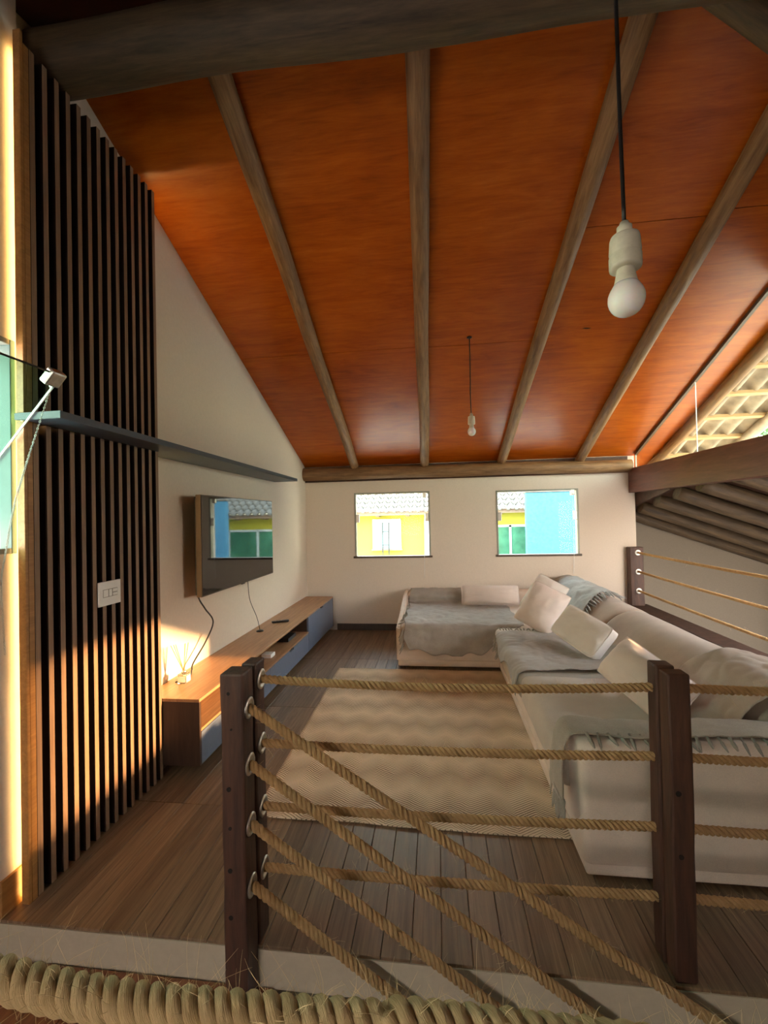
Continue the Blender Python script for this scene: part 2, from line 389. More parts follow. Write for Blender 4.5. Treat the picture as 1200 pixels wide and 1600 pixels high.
# gable wall nearer than the glass, added out of view to block the sun
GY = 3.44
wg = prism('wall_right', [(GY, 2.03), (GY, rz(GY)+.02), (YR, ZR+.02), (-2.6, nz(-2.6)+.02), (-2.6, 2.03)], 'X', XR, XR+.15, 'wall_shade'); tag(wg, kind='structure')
# front wall behind the camera, with an unseen opening added to light the foreground
wf = wall_with_holes('wall_front', 'Y', -2.75, -2.6, XN-.23, XR+.15, lambda x: nz(-2.6)+.02, [(-1.5, -.5, .9, 1.9)], 'wall', -2.8)
wrl = box('wall_right_blocker', XR, XR+.15, -2.6, 1.80, -2.8, 2.03, 'wall_shade'); tag(wrl, kind='structure')  # unseen, added to keep sun and skylight off the foreground
# ceiling: deck + plywood panels following the slope
ca = math.atan(SLP); RM = Matrix(((1, 0, 0, 0), (0, -math.cos(ca), -math.sin(ca), D), (0, math.sin(ca), -math.cos(ca), Z0), (0, 0, 0, 1)))
def sl(y): return (D-y)/math.cos(ca)
ce = empty('ceiling', (0, D, Z0)); tag(ce, kind='structure')
def slope_box(name, x0, x1, y_low, y_high, off0, off1, mat, parent, bev=0):
    s0, s1 = sl(y_low), sl(y_high); cx, cs = (x0+x1)/2, (s0+s1)/2
    b = box_bm(x0-cx, x1-cx, s0-cs, s1-cs, -off1, -off0, bev)
    m = RM @ Matrix.Translation((cx, cs, 0)); o = new_obj(name, b, mat, None, False, None, m)
    o.parent = parent; o.matrix_parent_inverse = Matrix.Translation(parent.location).inverted(); return o
slope_box('roof_deck', XL-.2, 2.86, 6.50, YR-.02, .016, .09, 'deck_dark', ce)
RX = [-1.02, -.10, .88, 1.80, 2.78]
bays = [(XL-.19, -1.02, [3.85]), (-1.02, -.10, [3.85]), (-.10, .88, [3.86]), (.88, 1.80, [2.96]), (1.80, 2.85, [2.93])]
for bi, (x0, x1, seams) in enumerate(bays):
    ys = [6.5]+seams+[YR]
    for k, (ya, yb) in enumerate(zip(ys, ys[1:])):
        mt = 'orange'
        if bi == 3 and k == 0:
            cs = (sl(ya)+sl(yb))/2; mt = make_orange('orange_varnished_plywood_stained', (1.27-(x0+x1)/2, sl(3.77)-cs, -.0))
        slope_box('panel', x0, x1, ya-.0025, yb+.0025, .0, .015, mt, ce)
# near roof slope beyond the ridge
cn = empty('ceiling_front', (0, YR, ZR)); tag(cn, kind='structure')
na = math.atan(NSL); NM = Matrix(((1, 0, 0, 0), (0, -math.cos(na), math.sin(na), YR), (0, -math.sin(na), -math.cos(na), ZR), (0, 0, 0, 1)))
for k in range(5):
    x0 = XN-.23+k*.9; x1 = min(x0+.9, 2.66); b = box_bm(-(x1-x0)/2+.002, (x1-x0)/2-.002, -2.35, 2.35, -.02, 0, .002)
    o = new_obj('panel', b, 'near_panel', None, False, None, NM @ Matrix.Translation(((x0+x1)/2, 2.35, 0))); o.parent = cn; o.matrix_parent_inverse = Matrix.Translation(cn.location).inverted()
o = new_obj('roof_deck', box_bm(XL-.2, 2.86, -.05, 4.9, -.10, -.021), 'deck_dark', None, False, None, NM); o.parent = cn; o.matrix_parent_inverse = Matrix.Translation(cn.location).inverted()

# rafters (run out past the wall under the eave)
rl = ['slim round log rafter under the orange ceiling, nearest the slat panel', 'slim round log rafter running up the middle, above the left back window',
      'slim round log rafter passing behind the large pendant bulb', 'slim round log rafter above the right back window, casting a soft shadow',
      'round log rafter outside the gable glass beside the bare roof tiles']
for i, x in enumerate(RX):
    off = -.040; ya = 6.42; yb = 1.88; dn = Vector((0, -math.sin(ca), -math.cos(ca)))*.045
    xs = [(-1.07, -1.005), (-.15, -.036), (.825, .962), (1.82, 1.775), (2.77, 2.82)][i]
    o = log('rafter', Vector((xs[0], ya, rz(ya)))+dn, Vector((xs[1], yb, rz(yb)))+dn, .054, .060, 'log', None, i+1)
    tag(o, rl[i], 'rafter', 'roof rafters')
o = log('eave_log', (-1.86, D-.055, 2.108), (2.42, D-.055, 2.085), .088, .078, 'log', None, 11, .02); tag(o, 'long knotty log lying along the top of the back wall', 'beam')
o = log('ridge_log', (XN-.05, 1.78, 3.615), (2.42, 1.78, 3.585), .120, .115, 'log_dark', None, 12, .02, 28, 48); tag(o, 'thick rough log crossing the top of the room below the ridge', 'beam')
o = log('hip_log', (.98, 1.765, 3.665), (2.30, 2.385, 3.425), .09, .09, 'log_dark', None, 13); tag(o, 'dark slanting log in the top right corner', 'beam')

# red beam and gable glass
rb = box('wooden_beam', XR-.075, XR+.045, 1.2, D-.001, 1.745, 2.045, 'beam_red', None, .004); tag(rb, 'reddish brown rectangular beam carrying the gable glass on the right', 'beam')
gw = empty('window_4', (XR, 4.5, 2.05)); tag(gw, kind='structure')
GB = 2.052
def tri_pane(ya, yb):
    prism('pane', [(ya, GB), (yb, GB), (yb, rz(yb)-.012), (ya, max(rz(ya)-.012, GB+.01))], 'X', XR-.008, XR-.002, 'glass', gw)
YJ = 4.455
tri_pane(5.73, YJ+.004); tri_pane(YJ-.004, GY)
# frame members
def bar(name, a, b, w, mat, parent):
    a, b = Vector(a), Vector(b); L = (b-a).length; bm = box_bm(-w/2, w/2, -w/2, w/2, 0, L); m = (b-a).to_track_quat('Z', 'X').to_matrix().to_4x4(); m.translation = a
    o = new_obj(name, bm, mat, None, False, None, m); o.parent = parent; o.matrix_parent_inverse = Matrix.Translation(parent.location).inverted(); return o
bar('frame', (XR-.005, 5.74, rz(5.74)-.02), (XR-.005, GY, rz(GY)-.02), .028, 'darkframe', gw)
bar('frame', (XR-.005, 5.735, GB), (XR-.005, 5.735, rz(5.735)), .014, 'alu', gw)
bar('sill_strip', (XR-.005, 5.73, GB), (XR-.005, GY, GB), .013, 'alu', gw)
bar('joint', (XR-.005, YJ, GB), (XR-.005, YJ, rz(YJ)-.03), .006, 'white_p', gw)

# roof overhang with clay tiles seen from below
ov = empty('roof_overhang', (2.9, D, Z0)); tag(ov, kind='structure')
tv, tf = [], []
n = 12; L = .44; wdt = .205
for j in range(2):
    for i in range(n+1):
        x = (i/n-.5)*wdt; z = .046*math.sin(i/n*2*math.pi)
        for dz in (0, .014): tv.append((x, (j-.5)*L, -(z+dz)))
st_ = (n+1)*2
for i in range(n):
    a = i*2; tf += [(a, a+2, a+2+st_, a+st_), (a+1, a+1+st_, a+3+st_, a+3), (a, a+1, a+3, a+2), (a+st_, a+2+st_, a+3+st_, a+1+st_)]
tf += [(0, st_, st_+1, 1), (n*2, n*2+1, n*2+1+st_, n*2+st_)]
tme = bpy.data.meshes.new('roof_tile'); tme.from_pydata(tv, [], tf); tme.materials.append(MT['tile'])
tme.polygons.foreach_set('use_smooth', [True]*len(tme.polygons))
for r in range(12):
    y = 6.45-r*.38
    for k in range(4):
        o = bpy.data.objects.new('roof_tile', tme); COL.objects.link(o); x = 2.93+k*.192+.004*random.random()
        o.matrix_world = RM @ Matrix.Translation((x, sl(y), -.075)) @ Matrix.Rotation(-.07, 4, 'X'); o.parent = ov; o.matrix_parent_inverse = Matrix.Translation(ov.location).inverted()
    slope_box('batten', 2.85, 3.62, y+.19, y+.15, -.005, .035, 'batten', ov)
log('barge_log', Vector((3.58, 6.5, rz(6.5)-.03)), Vector((3.50, 1.9, rz(1.9)-.03)), .06, .06, 'tile', ov, 21)

# lower roof over the stairwell with its logs
def lz(x, y): return 1.50-.37*(x-2.70)-.16*(y-6.3)
lo = empty('ceiling_stairs', (2.7, 6.3, 1.5)); tag(lo, kind='structure')
def quad_slab(name, pts, th, mat, parent):
    b = bmesh.new(); lo_ = [b.verts.new(p) for p in pts]; hi_ = [b.verts.new(Vector(p)+Vector((0, 0, th))) for p in pts]
    b.faces.new(lo_[::-1]); b.faces.new(hi_)
    for i in range(4): b.faces.new((lo_[i], lo_[(i+1) % 4], hi_[(i+1) % 4], hi_[i]))
    o = new_obj(name, b, mat); keep(o, parent); return o
quad_slab('bounce_covering', [(XR+.16, 6.5, lz(XR+.16, 6.5)+.035), (4.5, 6.5, lz(4.5, 6.5)+.035), (4.5, 3.5, lz(4.5, 3.5)+.035), (XR+.16, 3.5, lz(XR+.16, 3.5)+.035)], .04, 'tile_top', lo)  # unseen covering, added to bounce light up through the gable glass
for k in range(6):
    ya = 6.29-k*.465; yb = max(ya-.462, 3.5)
    quad_slab('board', [(XR+.06, ya, lz(XR+.06, ya)), (4.45, ya, lz(4.45, ya)), (4.45, yb, lz(4.45, yb)), (XR+.06, yb, lz(XR+.06, yb))], .03, 'deck_dark', lo)
for k in range(7):
    y = 6.22-k*.42
    log('log', (XR+.06, y, lz(XR+.06, y)-.075), (4.45, y, lz(4.45, y)-.075), .075, .07, 'log_dark', lo, 30+k, .01, 16, 20)
prism('end_board', [(2.40, lz(2.40, 6.3)-.13), (4.45, lz(4.45, 6.3)-.13), (4.45, lz(4.45, 6.3)), (3.2, 1.9), (2.40, 2.0)], 'Y', 6.22, 6.298, 'log_dark', lo)
prism('board', [(5.0, 1.76), (6.2, 1.76), (6.2, 1.52), (5.0, 1.73)], 'X', XR+.012, XR+.05, 'deck_dark', lo)
def lz2(x, y): return lz(x, 3.5)+.40*(3.5-y)
quad_slab('board', [(XR+.16, 3.5, lz2(XR+.16, 3.5)), (3.54, 3.5, lz2(3.54, 3.5)), (3.54, -.5, lz2(3.54, -.5)), (XR+.16, -.5, lz2(XR+.16, -.5))], .04, 'deck_dark', lo)  # unseen roof piece, shaped to cast the slanted shade edge on the slats
# baseboards
tb = box('trim_1', XL+.002, XR-.08, D-.012, D-.001, 2.0, 2.205, 'deck_dark'); tag(tb, kind='structure')
bb = box('baseboard_back', -1.36, XR, D-.014, D, 0, .085, 'cons_dark', None, .002); tag(bb, kind='structure')
bl = box('baseboard_left', XN, XN+.012, 1.492, 1.598, 0, .14, 'trim_wood', None, .002); tag(bl, kind='structure')

# ---------------- pivot windows
def pivot_window(name, W, wall_y, tilt=0):
    x0, x1, z0, z1 = W; w = empty(name, ((x0+x1)/2, wall_y, z0)); tag(w, kind='structure'); t = .022; y0, y1 = wall_y-.008, wall_y+.05
    for a in ((x0, x0+t, z0, z1), (x1-t, x1, z0, z1), (x0+t, x1-t, z1-t, z1)): keep(box('frame', a[0], a[1], y0, y1, a[2], a[3], 'alu', None, .002), w)
    keep(box('sill', x0-.02, x1+.02, wall_y-.03, y1, z0-.012, z0+.014, 'darkframe', None, .003), w)
    keep(box('pane', x0+t+.006, x1-t-.006, wall_y+.012, wall_y+.020, z0+.022, z1-t-.006, 'glass', None), w)
    zp = z0+.60*(z1-z0)
    for x in (x0+t+.02, x1-t-.02): keep(box('pivot_clip', x-.024, x+.024, wall_y-.004, wall_y+.030, zp-.055, zp+.055, 'metal', None, .006, 2), w)
    keep(box('latch', x1-.095, x1-.045, wall_y-.012, wall_y+.030, z1-.085, z1-.012, 'metal', None, .006, 2), w)
    return w
pivot_window('window_1', W1, D); pivot_window('window_2', W2, D)
for x, l, zb in ((-.165, 'thin pull cord hanging below the left back window', .70), (1.72, 'thin pull cord hanging below the right back window', .74)):
    c = tube('pull_cord', [(x+.01, D-.02, 1.76), (x+.004, D-.035, 1.2), (x, D-.036, .98), (x-.004, D-.02, zb+.05), (x-.01, D-.02, zb)], .0028, 'white_p', None, 6); tag(c, l, 'cord')
# left window, its pane swung open about the middle
w3 = empty('window_3', (XN, 1.15, WLZ0)); tag(w3, kind='structure')
t = .022
for a in ((WLY0, WLY0+t, WLZ0, WLZ1), (WLY1-t, WLY1, WLZ0, WLZ1), (WLY0+t, WLY1-t, WLZ1-t, WLZ1), (WLY0+t, WLY1-t, WLZ0, WLZ0+t)):
    keep(box('frame', XN-.05, XN+.006, *a, 'teal_frame' if a[0] > 1.5 else 'alu', None, .002), w3)
ZP = 1.80
th = math.radians(42); m = Matrix.Translation((XN-.02, 0, ZP)) @ Matrix.Rotation(th, 4, 'Y')
pane = new_obj('pane', box_bm(-.004, .004, WLY0+.03, WLY1-.028, -.39, .385), 'glass_green', None, False, None, m); pane.parent = w3; pane.matrix_parent_inverse = Matrix.Translation(w3.location).inverted()
ed = bmesh.new(); box_bm(-.0045, .0045, WLY0+.03, WLY1-.028, .382, .387, 0, 1, ed); o = new_obj('pane_edge', ed, 'black', None, False, None, m); o.parent = w3; o.matrix_parent_inverse = pane.matrix_parent_inverse
ed = bmesh.new(); box_bm(-.0045, .0045, WLY1-.030, WLY1-.026, -.39, .385, 0, 1, ed); o = new_obj('pane_edge', ed, 'white_p', None, False, None, m); o.parent = w3; o.matrix_parent_inverse = pane.matrix_parent_inverse
lt = new_obj('latch', box_bm(-.016, .02, WLY1-.085, WLY1-.020, .335, .40, .008, 2), 'metal', None, False, None, m); lt.parent = w3; lt.matrix_parent_inverse = pane.matrix_parent_inverse
# chain from the latch
CHP = [Vector(p) for p in [(-1.32, 1.308, 1.927), (-1.45, 1.386, 1.697), (-1.54, 1.425, 1.551), (-1.6, 1.448, 1.386), (-1.63, 1.46, 1.277), (-1.62, 1.463, 1.012)]]
top = m @ Vector((.004, WLY1-.04, .335)); ch = empty('window_chain', top); tag(ch, 'thin metal bead chain hanging from the open window latch', 'chain')
pth = smooth_path([top, CHP[1], CHP[2], CHP[3], CHP[4], CHP[5]], 26)
vs, fs = [], []
for i in range(0, len(pth)-1):
    p = pth[i]; d = (pth[i+1]-p).normalized(); s = Vector((0, 1, 0)) if i % 2 else Vector((1, 0, 0)); s = (s-d*s.dot(d)).normalized(); L = .0062; w_ = .0028
    tube_data([p-d*L+s*0, p-d*L*.5+s*w_, p+d*L*.5+s*w_, p+d*L, p+d*L*.5-s*w_, p-d*L*.5-s*w_, p-d*L], .0010, 5, vs, fs)
o = from_data('links', vs, fs, 'metal', None); tag(o, kind='stuff'); keep(o, ch)
o = new_obj('ring', lathe_bm([(.007, -.0015), (.010, -.0015), (.010, .0015), (.007, .0015)], 14, 'Y'), 'metal', None, True, top); keep(o, ch)

# ================================================================== SLAT PANEL
sp = empty('slat_panel', (-1.70, 2.0, 0)); tag(sp, 'tall dark slatted wood wall panel with vertical battens beside the console', 'wall panel')
keep(box('backing', XL+.002, XN, 1.602, 2.402, 0, 3.475, 'slat_back'), sp)
SHZ0, SHZ1 = 1.922, 1.952
for (za, zb) in ((0, SHZ0-.001), (SHZ1+.001, 3.52)):
    keep(box('end_board', XN+.024, -1.632, 1.560, 1.574, za, zb, 'trim_wood', None, .002), sp)
    keep(box('end_board_lip', -1.646, -1.632, 1.574, 1.5985, za, min(zb, 3.475), 'trim_wood', None, .001), sp)
for k in range(14):
    yr = 1.622+.0603*k
    for (za, zb) in ((.003, SHZ0-.002), (SHZ1+.002, 3.475)):
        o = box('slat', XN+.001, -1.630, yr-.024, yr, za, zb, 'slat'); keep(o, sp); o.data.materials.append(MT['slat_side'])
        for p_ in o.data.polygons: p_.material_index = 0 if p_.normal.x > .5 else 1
keep(box('led_strip', XL+.001, XL+.008, 2.404, 2.412, .55, 3.40, 'led'), sp)
keep(box('led_strip', XN+.027, XN+.038, 1.575, 1.580, .02, 3.45, 'led'), sp)
# wall shelf
sh = prism('wall_shelf', [(-1.668, 1.552), (-1.462, 1.552), (-1.51, 4.66), (XL, 4.66), (XL, 2.404), (-1.628, 2.404), (-1.628, 1.600), (-1.628, 1.575)], 'Z', SHZ0, SHZ1, 'shelf', None, .002); tag(sh, 'long thin slate blue wall shelf crossing the slats above the television', 'shelf')
# switch plate
sw = empty('wall_switch', (-1.625, 2.0, 1.155)); tag(sw, 'white switch plate mounted on the dark slats', 'switch')
b = bmesh.new(); 
o = box('plate', -1.629, -1.621, 1.925, 2.072, 1.097, 1.216, 'white_p', None, .003, 2); keep(o, sw)
for (y0, y1, z0, z1) in ((1.952, 1.985, 1.140, 1.176), (1.988, 2.010, 1.140, 1.176), (2.012, 2.046, 1.158, 1.176), (2.012, 2.046, 1.140, 1.156)):
    g = box('key_gap', -1.6215, -1.6205, y0-.0015, y1+.0015, z0-.0015, z1+.0015, 'grey_line'); keep(g, sw)
    kx = box('key', -1.6206, -1.6185, y0+.001, y1-.001, z0+.001, z1-.001, 'white_p', None, .0008); keep(kx, sw)

# ================================================================== TV CONSOLE
tvc = empty('tv_console', (-1.58, 4.0, .07)); tag(tvc, 'long floating wooden console with blue grey doors under the television', 'console')
CY0, CY1, CZ0, CZ1, CF, CB = 2.412, 5.73, .072, .462, -1.40, XL+.003
K = lambda o: keep(o, tvc)
K(box('top', CB, CF, CY0, CY1, CZ1-.018, CZ1, 'cons_wood', None, .001)); K(box('bottom', CB, CF-.02, CY0, CY1, CZ0, CZ0+.018, 'cons_dark'))
K(box('side_panel', CB, CF, CY0, CY0+.018, CZ0, CZ1-.018, 'cons_dark')); K(box('side_panel', CB, CF, CY1-.018, CY1, CZ0, CZ1-.018, 'cons_dark'))
K(box('back_panel', CB, CB+.01, CY0+.018, CY1-.018, CZ0+.018, CZ1-.018, 'cons_wood')); ZM = .285; YD = 4.60
K(box('niche_shelf', CB+.01, CF-.001, CY0+.018, YD, ZM-.016, ZM, 'cons_wood')); K(box('divider', CB+.01, CF-.02, YD, YD+.018, CZ0+.018, CZ1-.018, 'cons_dark'))
def door(y0, y1, z0, z1, notch):
    ny = y0+(y1-y0)*notch; p = [(y0, z0), (y1, z0), (y1, z1), (ny+.06, z1), (ny+.052, z1-.020), (ny-.052, z1-.020), (ny-.06, z1), (y0, z1)]
    d = prism('door', p, 'X', CF-.018, CF, 'cons_blue', tvc); return d
door(CY0+.021, 3.50, CZ0+.004, ZM-.020, .5); door(3.504, YD-.002, CZ0+.004, ZM-.020, .5); door(YD+.004, CY1-.021, CZ0+.004, CZ1-.022, .5)
# things on and in the console
o = box('white_box', -1.56, -1.47, 3.70, 3.80, ZM, ZM+.032, 'white_p', None, .004, 2); tag(o, 'small white box lying in the open niche of the console', 'box')
sb = empty('set_top_box', (-1.58, 4.30, ZM)); tag(sb, 'low black set top box inside the far end of the console niche', 'box')
keep(box('body', -1.66, -1.48, 4.18, 4.42, ZM+.004, ZM+.040, 'black', None, .004, 2), sb)
for y in (4.20, 4.40): keep(box('foot', -1.60, -1.54, y-.01, y+.01, ZM, ZM+.004, 'hole'), sb)
rm = empty('remote_control', (-1.60, 4.29, CZ1)); tag(rm, 'black remote control lying on the console top', 'remote')
b = box_bm(-.022, .022, -.085, .085, 0, .018, .006, 2); o = new_obj('body', b, 'black', None, True, (-1.60, 4.29, CZ1)); o.rotation_euler.z = math.radians(-58); o.parent = rm; o.matrix_parent_inverse = Matrix.Translation(rm.location).inverted()
for j in range(3):
    for i in range(2):
        q = Matrix.Rotation(math.radians(-58), 3, 'Z') @ Vector((-.009+i*.018, -.05+j*.03, .0175))
        keep(new_obj('button', lathe_bm([(.005, 0), (.004, .002)], 10), 'grey_line', None, False, (-1.60+q.x, 4.29+q.y, CZ1+q.z)), rm)
an = empty('antenna_puck', (-1.665, 3.93, CZ1)); tag(an, 'thin black antenna with round base standing on the console', 'antenna')
keep(new_obj('base', lathe_bm([(.034, 0), (.034, .006), (.024, .012), (.006, .016)], 24), 'black', None, True, (-1.665, 3.93, CZ1)), an)
tube('cable', smooth_path([(-1.665, 3.93, CZ1+.012), (-1.68, 3.90, .60), (-1.70, 3.80, .78), (-1.715, 3.80, .93), (-1.72, 3.80, 1.02)], 8), .003, 'black', an, 6)
# power cable from the tv down behind the diffuser
cb = tube('power_cable', smooth_path([(-1.72, 2.97, 1.05), (-1.72, 2.98, .95), (-1.70, 3.03, .86), (-1.70, 3.14, .74), (-1.705, 3.04, .62), (-1.71, 2.88, .515), (-1.70, 2.84, .477), (-1.67, 2.76, .470), (-1.69, 2.64, .470)], 10), .0055, 'black', None, 8); tag(cb, 'thick black power cable hanging from the television behind the reed diffuser', 'cable')
# diffuser
df = empty('reed_diffuser', (-1.645, 2.66, CZ1)); tag(df, 'small glass reed diffuser bottle with wooden sticks on the console', 'diffuser')
gm = NT('diffuser_glass'); gm.b.inputs['Transmission Weight'].default_value = .85; MT['dglass'] = gm.fin((.95, .93, .80), .05)
keep(box('bottle', -1.675, -1.615, 2.63, 2.69, CZ1, CZ1+.062, 'dglass', None, .006, 2), df)
keep(box('label', -1.668, -1.622, 2.6285, 2.6295, CZ1+.012, CZ1+.050, 'white_p'), df)
keep(box('label', -1.6155, -1.6140, 2.636, 2.684, CZ1+.010, CZ1+.050, 'pale_blue'), df)
keep(new_obj('neck', lathe_bm([(.014, 0), (.014, .016), (.011, .018)], 18), 'metal', None, True, (-1.645, 2.66, CZ1+.062)), df)
for (dx, dy) in ((-.060, -.045), (-.050, -.030), (-.042, -.02), (.006, .010), (.012, -.006), (.020, .022), (.014, .03)):
    tube('reed', [(-1.645-dx*.1, 2.66-dy*.1, CZ1+.05), (-1.645+dx, 2.66+dy, CZ1+.25)], .0022, 'reed', df, 6)
# television
tv_ = empty('television', (-1.67, 3.5, 1.33)); tag(tv_, 'wall mounted flat black television reflecting the window above the console', 'television')
TY0, TY1, TZ0, TZ1, TX = 2.862, 4.19, .974, 1.690, -1.625
keep(box('back_shell', -1.685, TX-.012, TY0+.01, TY1-.01, TZ0+.01, TZ1-.01, 'black', None, .01, 2), tv_)
keep(box('rim', TX-.040, TX-.0015, TY0, TY1, TZ0, TZ1, 'tvside', None, .002), tv_)
keep(box('screen', TX-.002, TX, TY0+.006, TY1-.006, TZ0+.010, TZ1-.006, 'screen'), tv_)
keep(box('wall_mount', XL, -1.683, 3.3, 3.75, 1.1, 1.5, 'black'), tv_)
keep(box('sensor', TX-.02, TX-.003, 3.50, 3.55, TZ0-.008, TZ0+.002, 'black', None, .002), tv_)

# ================================================================== RUG
nu, nv = 90, 110
def rugpt(u, v):
    x = -1.0+u*1.70+.04*(1-v)-.008*noise.noise((v*6, u*2, 1)); y = 2.135+v*2.16-.035*u*(1-v)+.012*noise.noise((u*5, v*3, 4))
    return (x, y, .0045+.004*max(0, noise.noise((u*7, v*9, 2))))
rg = bmesh.new(); g = [[rg.verts.new(Vector(rugpt(i/nu, j/nv))-Vector((-.15, 3.2, 0))) for i in range(nu+1)] for j in range(nv+1)]
for j in range(nv):
    for i in range(nu): rg.faces.new((g[j][i], g[j][i+1], g[j+1][i+1], g[j+1][i]))
rug = new_obj('rug', rg, 'rug', None, True, (-.15, 3.2, 0)); tag(rug, 'large beige rug with fine brown zigzag stripes on the plank floor', 'rug')
md = rug.modifiers.new('thick', 'SOLIDIFY'); md.thickness = .006; md.offset = 0
# ================================================================== SOFA
sf = empty('sectional_sofa', (1.0, 3.8, 0)); tag(sf, 'large cream L shaped sectional sofa along the back wall and right side', 'sofa')
KS = lambda o: keep(o, sf)
def soft_box(name, x0, x1, y0, y1, z0, z1, r, mat, parent, puff=0, seed=0, cuts=14):
    cx, cy, cz = (x0+x1)/2, (y0+y1)/2, (z0+z1)/2
    b = box_bm(x0-cx, x1-cx, y0-cy, y1-cy, z0-cz, z1-cz, r, 4)
    long_e = [e for e in b.edges if e.calc_length() > .12]
    bmesh.ops.subdivide_edges(b, edges=long_e, cuts=cuts, use_grid_fill=True)
    for v in b.verts:
        fx = 1-abs(v.co.x)/((x1-x0)/2); fy = 1-abs(v.co.y)/((y1-y0)/2)
        if v.co.z > 0: v.co.z += puff*min(1, 4*max(0, fx))*min(1, 4*max(0, fy))
        v.co += Vector((noise.noise(v.co*3.5+Vector((seed, 0, 0))), noise.noise(v.co*3.5+Vector((0, seed, 9))), noise.noise(v.co*3+Vector((seed, 4, 3)))))*.007
    o = new_obj(name, b, mat, None, True, (cx, cy, cz)); keep(o, parent); return o
ZS = .43
# long section along the right: base, plinth, seat cushions
soft_box('base', .585, 2.0, 2.0, 5.72, .05, .27, .02, 'sofa', sf)
KS(box('plinth', .575, 2.0, 1.88, 5.70, .022, .085, 'sofa', None, .012, 3, True))
soft_box('seat_cushion', .53, 1.45, 2.08, 3.02, .24, ZS, .05, 'sofa_grey', sf, .012, 1)
soft_box('seat_cushion', .53, 1.45, 3.03, 4.30, .24, ZS-.005, .05, 'sofa_grey', sf, .012, 2)
soft_box('arm', .56, 2.0, 1.872, 2.075, .06, .565, .035, 'sofa', sf, .006, 3)
# chaise along the back wall
soft_box('chaise_base', -.405, .62, 4.345, 5.70, .05, .27, .02, 'sofa', sf)
KS(box('plinth', -.41, .58, 4.335, 5.70, .022, .085, 'sofa', None, .012, 3, True))
soft_box('seat_cushion', -.39, 1.45, 4.335, 5.45, .24, ZS-.01, .05, 'sofa', sf, .010, 4)
soft_box('low_back', -.385, 1.4, 5.40, 5.70, .2, .565, .05, 'sofa', sf, .008, 5)
prism('side_arm', [(4.345, .06), (5.70, .06), (5.70, .56), (5.40, .555), (4.9, .47), (4.345, .41)], 'X', -.425, -.365, 'sofa', sf, .016)
# backrest profile swept along Y
prof = smooth_path([(1.26, 0, .36), (1.33, 0, .50), (1.43, 0, .62), (1.56, 0, .685), (1.68, 0, .675), (1.80, 0, .60), (1.93, 0, .50), (1.99, 0, .34), (2.0, 0, .06)], 4)
def backrest(y0, y1, seed):
    ny = 40; vs, fs = [], []; npf = len(prof)
    for j in range(ny+1):
        y = y0+(y1-y0)*j/ny; e = min(1, min(j, ny-j)/1.5+.001); e = .965+.035*math.sqrt(e)
        for p in prof:
            n_ = .010*noise.noise((p.x*4+seed, y*2.2, p.z*4)); cx_, cz_ = 1.65, .3
            vs.append((cx_+(p.x-cx_)*e+n_, y, cz_+(p.z-cz_)*e+n_))
    for j in range(ny):
        for i in range(npf-1): a = j*npf+i; fs.append((a, a+npf, a+npf+1, a+1))
    fs.append(tuple(range(npf))); fs.append(tuple(ny*npf+i for i in range(npf))[::-1])
    o = from_data('backrest', vs, fs, 'sofa_back'); o.parent = sf; o.matrix_parent_inverse = Matrix.Translation(sf.location).inverted()
    o.data.polygons[-1].use_smooth = False; o.data.polygons[-2].use_smooth = False
    return o
backrest(2.082, 3.86, 1); backrest(3.866, 5.70, 2)
for (x, y) in ((-.33, 4.42), (-.33, 5.6), (.68, 1.98), (1.9, 1.98), (1.9, 5.6)):
    KS(box('foot', x-.03, x+.03, y-.03, y+.03, 0, .03, 'hole'))

# ================================================================== THROWS
def cloth(name, fn, nu, nv, mat, parent, amp=.008, fr=5, seed=0, th=.006):
    b = bmesh.new(); g = [[b.verts.new(fn(i/nu, j/nv)) for i in range(nu+1)] for j in range(nv+1)]
    for j in range(nv):
        for i in range(nu): b.faces.new((g[j][i], g[j][i+1], g[j+1][i+1], g[j+1][i]))
    b.normal_update(); s = sum((f.normal.z for f in b.faces))
    if s < 0: bmesh.ops.reverse_faces(b, faces=list(b.faces)); b.normal_update()
    ns = [(v, v.normal.copy()) for v in b.verts]
    for v, n_ in ns:
        w = abs(noise.noise(Vector((v.co.x*fr+seed, v.co.y*fr*.8, v.co.z*fr*1.2))))+.5*abs(noise.noise(v.co*fr*2.6+Vector((seed, 2, 1))))
        v.co += n_*(amp*w+.004)
    o = new_obj(name, b, mat, None, True)
    md_ = o.modifiers.new('thick', 'SOLIDIFY'); md_.thickness = th; md_.offset = -1 if s < 0 else -1
    if parent: keep(o, parent)
    return o
def path_fn(path, n=6):
    P = smooth_path(path, n); L = [0]
    for a, b_ in zip(P, P[1:]): L.append(L[-1]+(b_-a).length)
    def f(t):
        d = t*L[-1]
        for i in range(len(P)-1):
            if d <= L[i+1] or i == len(P)-2:
                k = (d-L[i])/max(1e-6, L[i+1]-L[i]); return P[i].lerp(P[i+1], min(1, max(0, k)))
    return f
def fringe(pts, dirs, ln_, r, parent, seed=0, mat='fringe'):
    rnd = random.Random(seed); vs, fs = [], []
    for p, d in zip(pts, dirs):
        p = Vector(p); d = Vector(d).normalized(); l = ln_*rnd.uniform(.75, 1.2); j = Vector((rnd.uniform(-1, 1), rnd.uniform(-1, 1), rnd.uniform(-.3, .3)))*.12*l
        rr = r*rnd.uniform(.8, 1.25)
        tube_data([p-d*.006, p+d*l*.2, p+d*l*.3+j*.2, p+d*l*.65+j*.7, p+d*l+j], [rr*1.0, rr*.7, rr*1.2, rr*1.0, rr*.45], 5, vs, fs)
    o = from_data('fringe', vs, fs, mat); tag(o, kind='stuff'); keep(o, parent); return o
def throw_root(name, loc, label):
    e = empty(name, loc); tag(e, label, 'throw', 'throws on the sofa'); return e
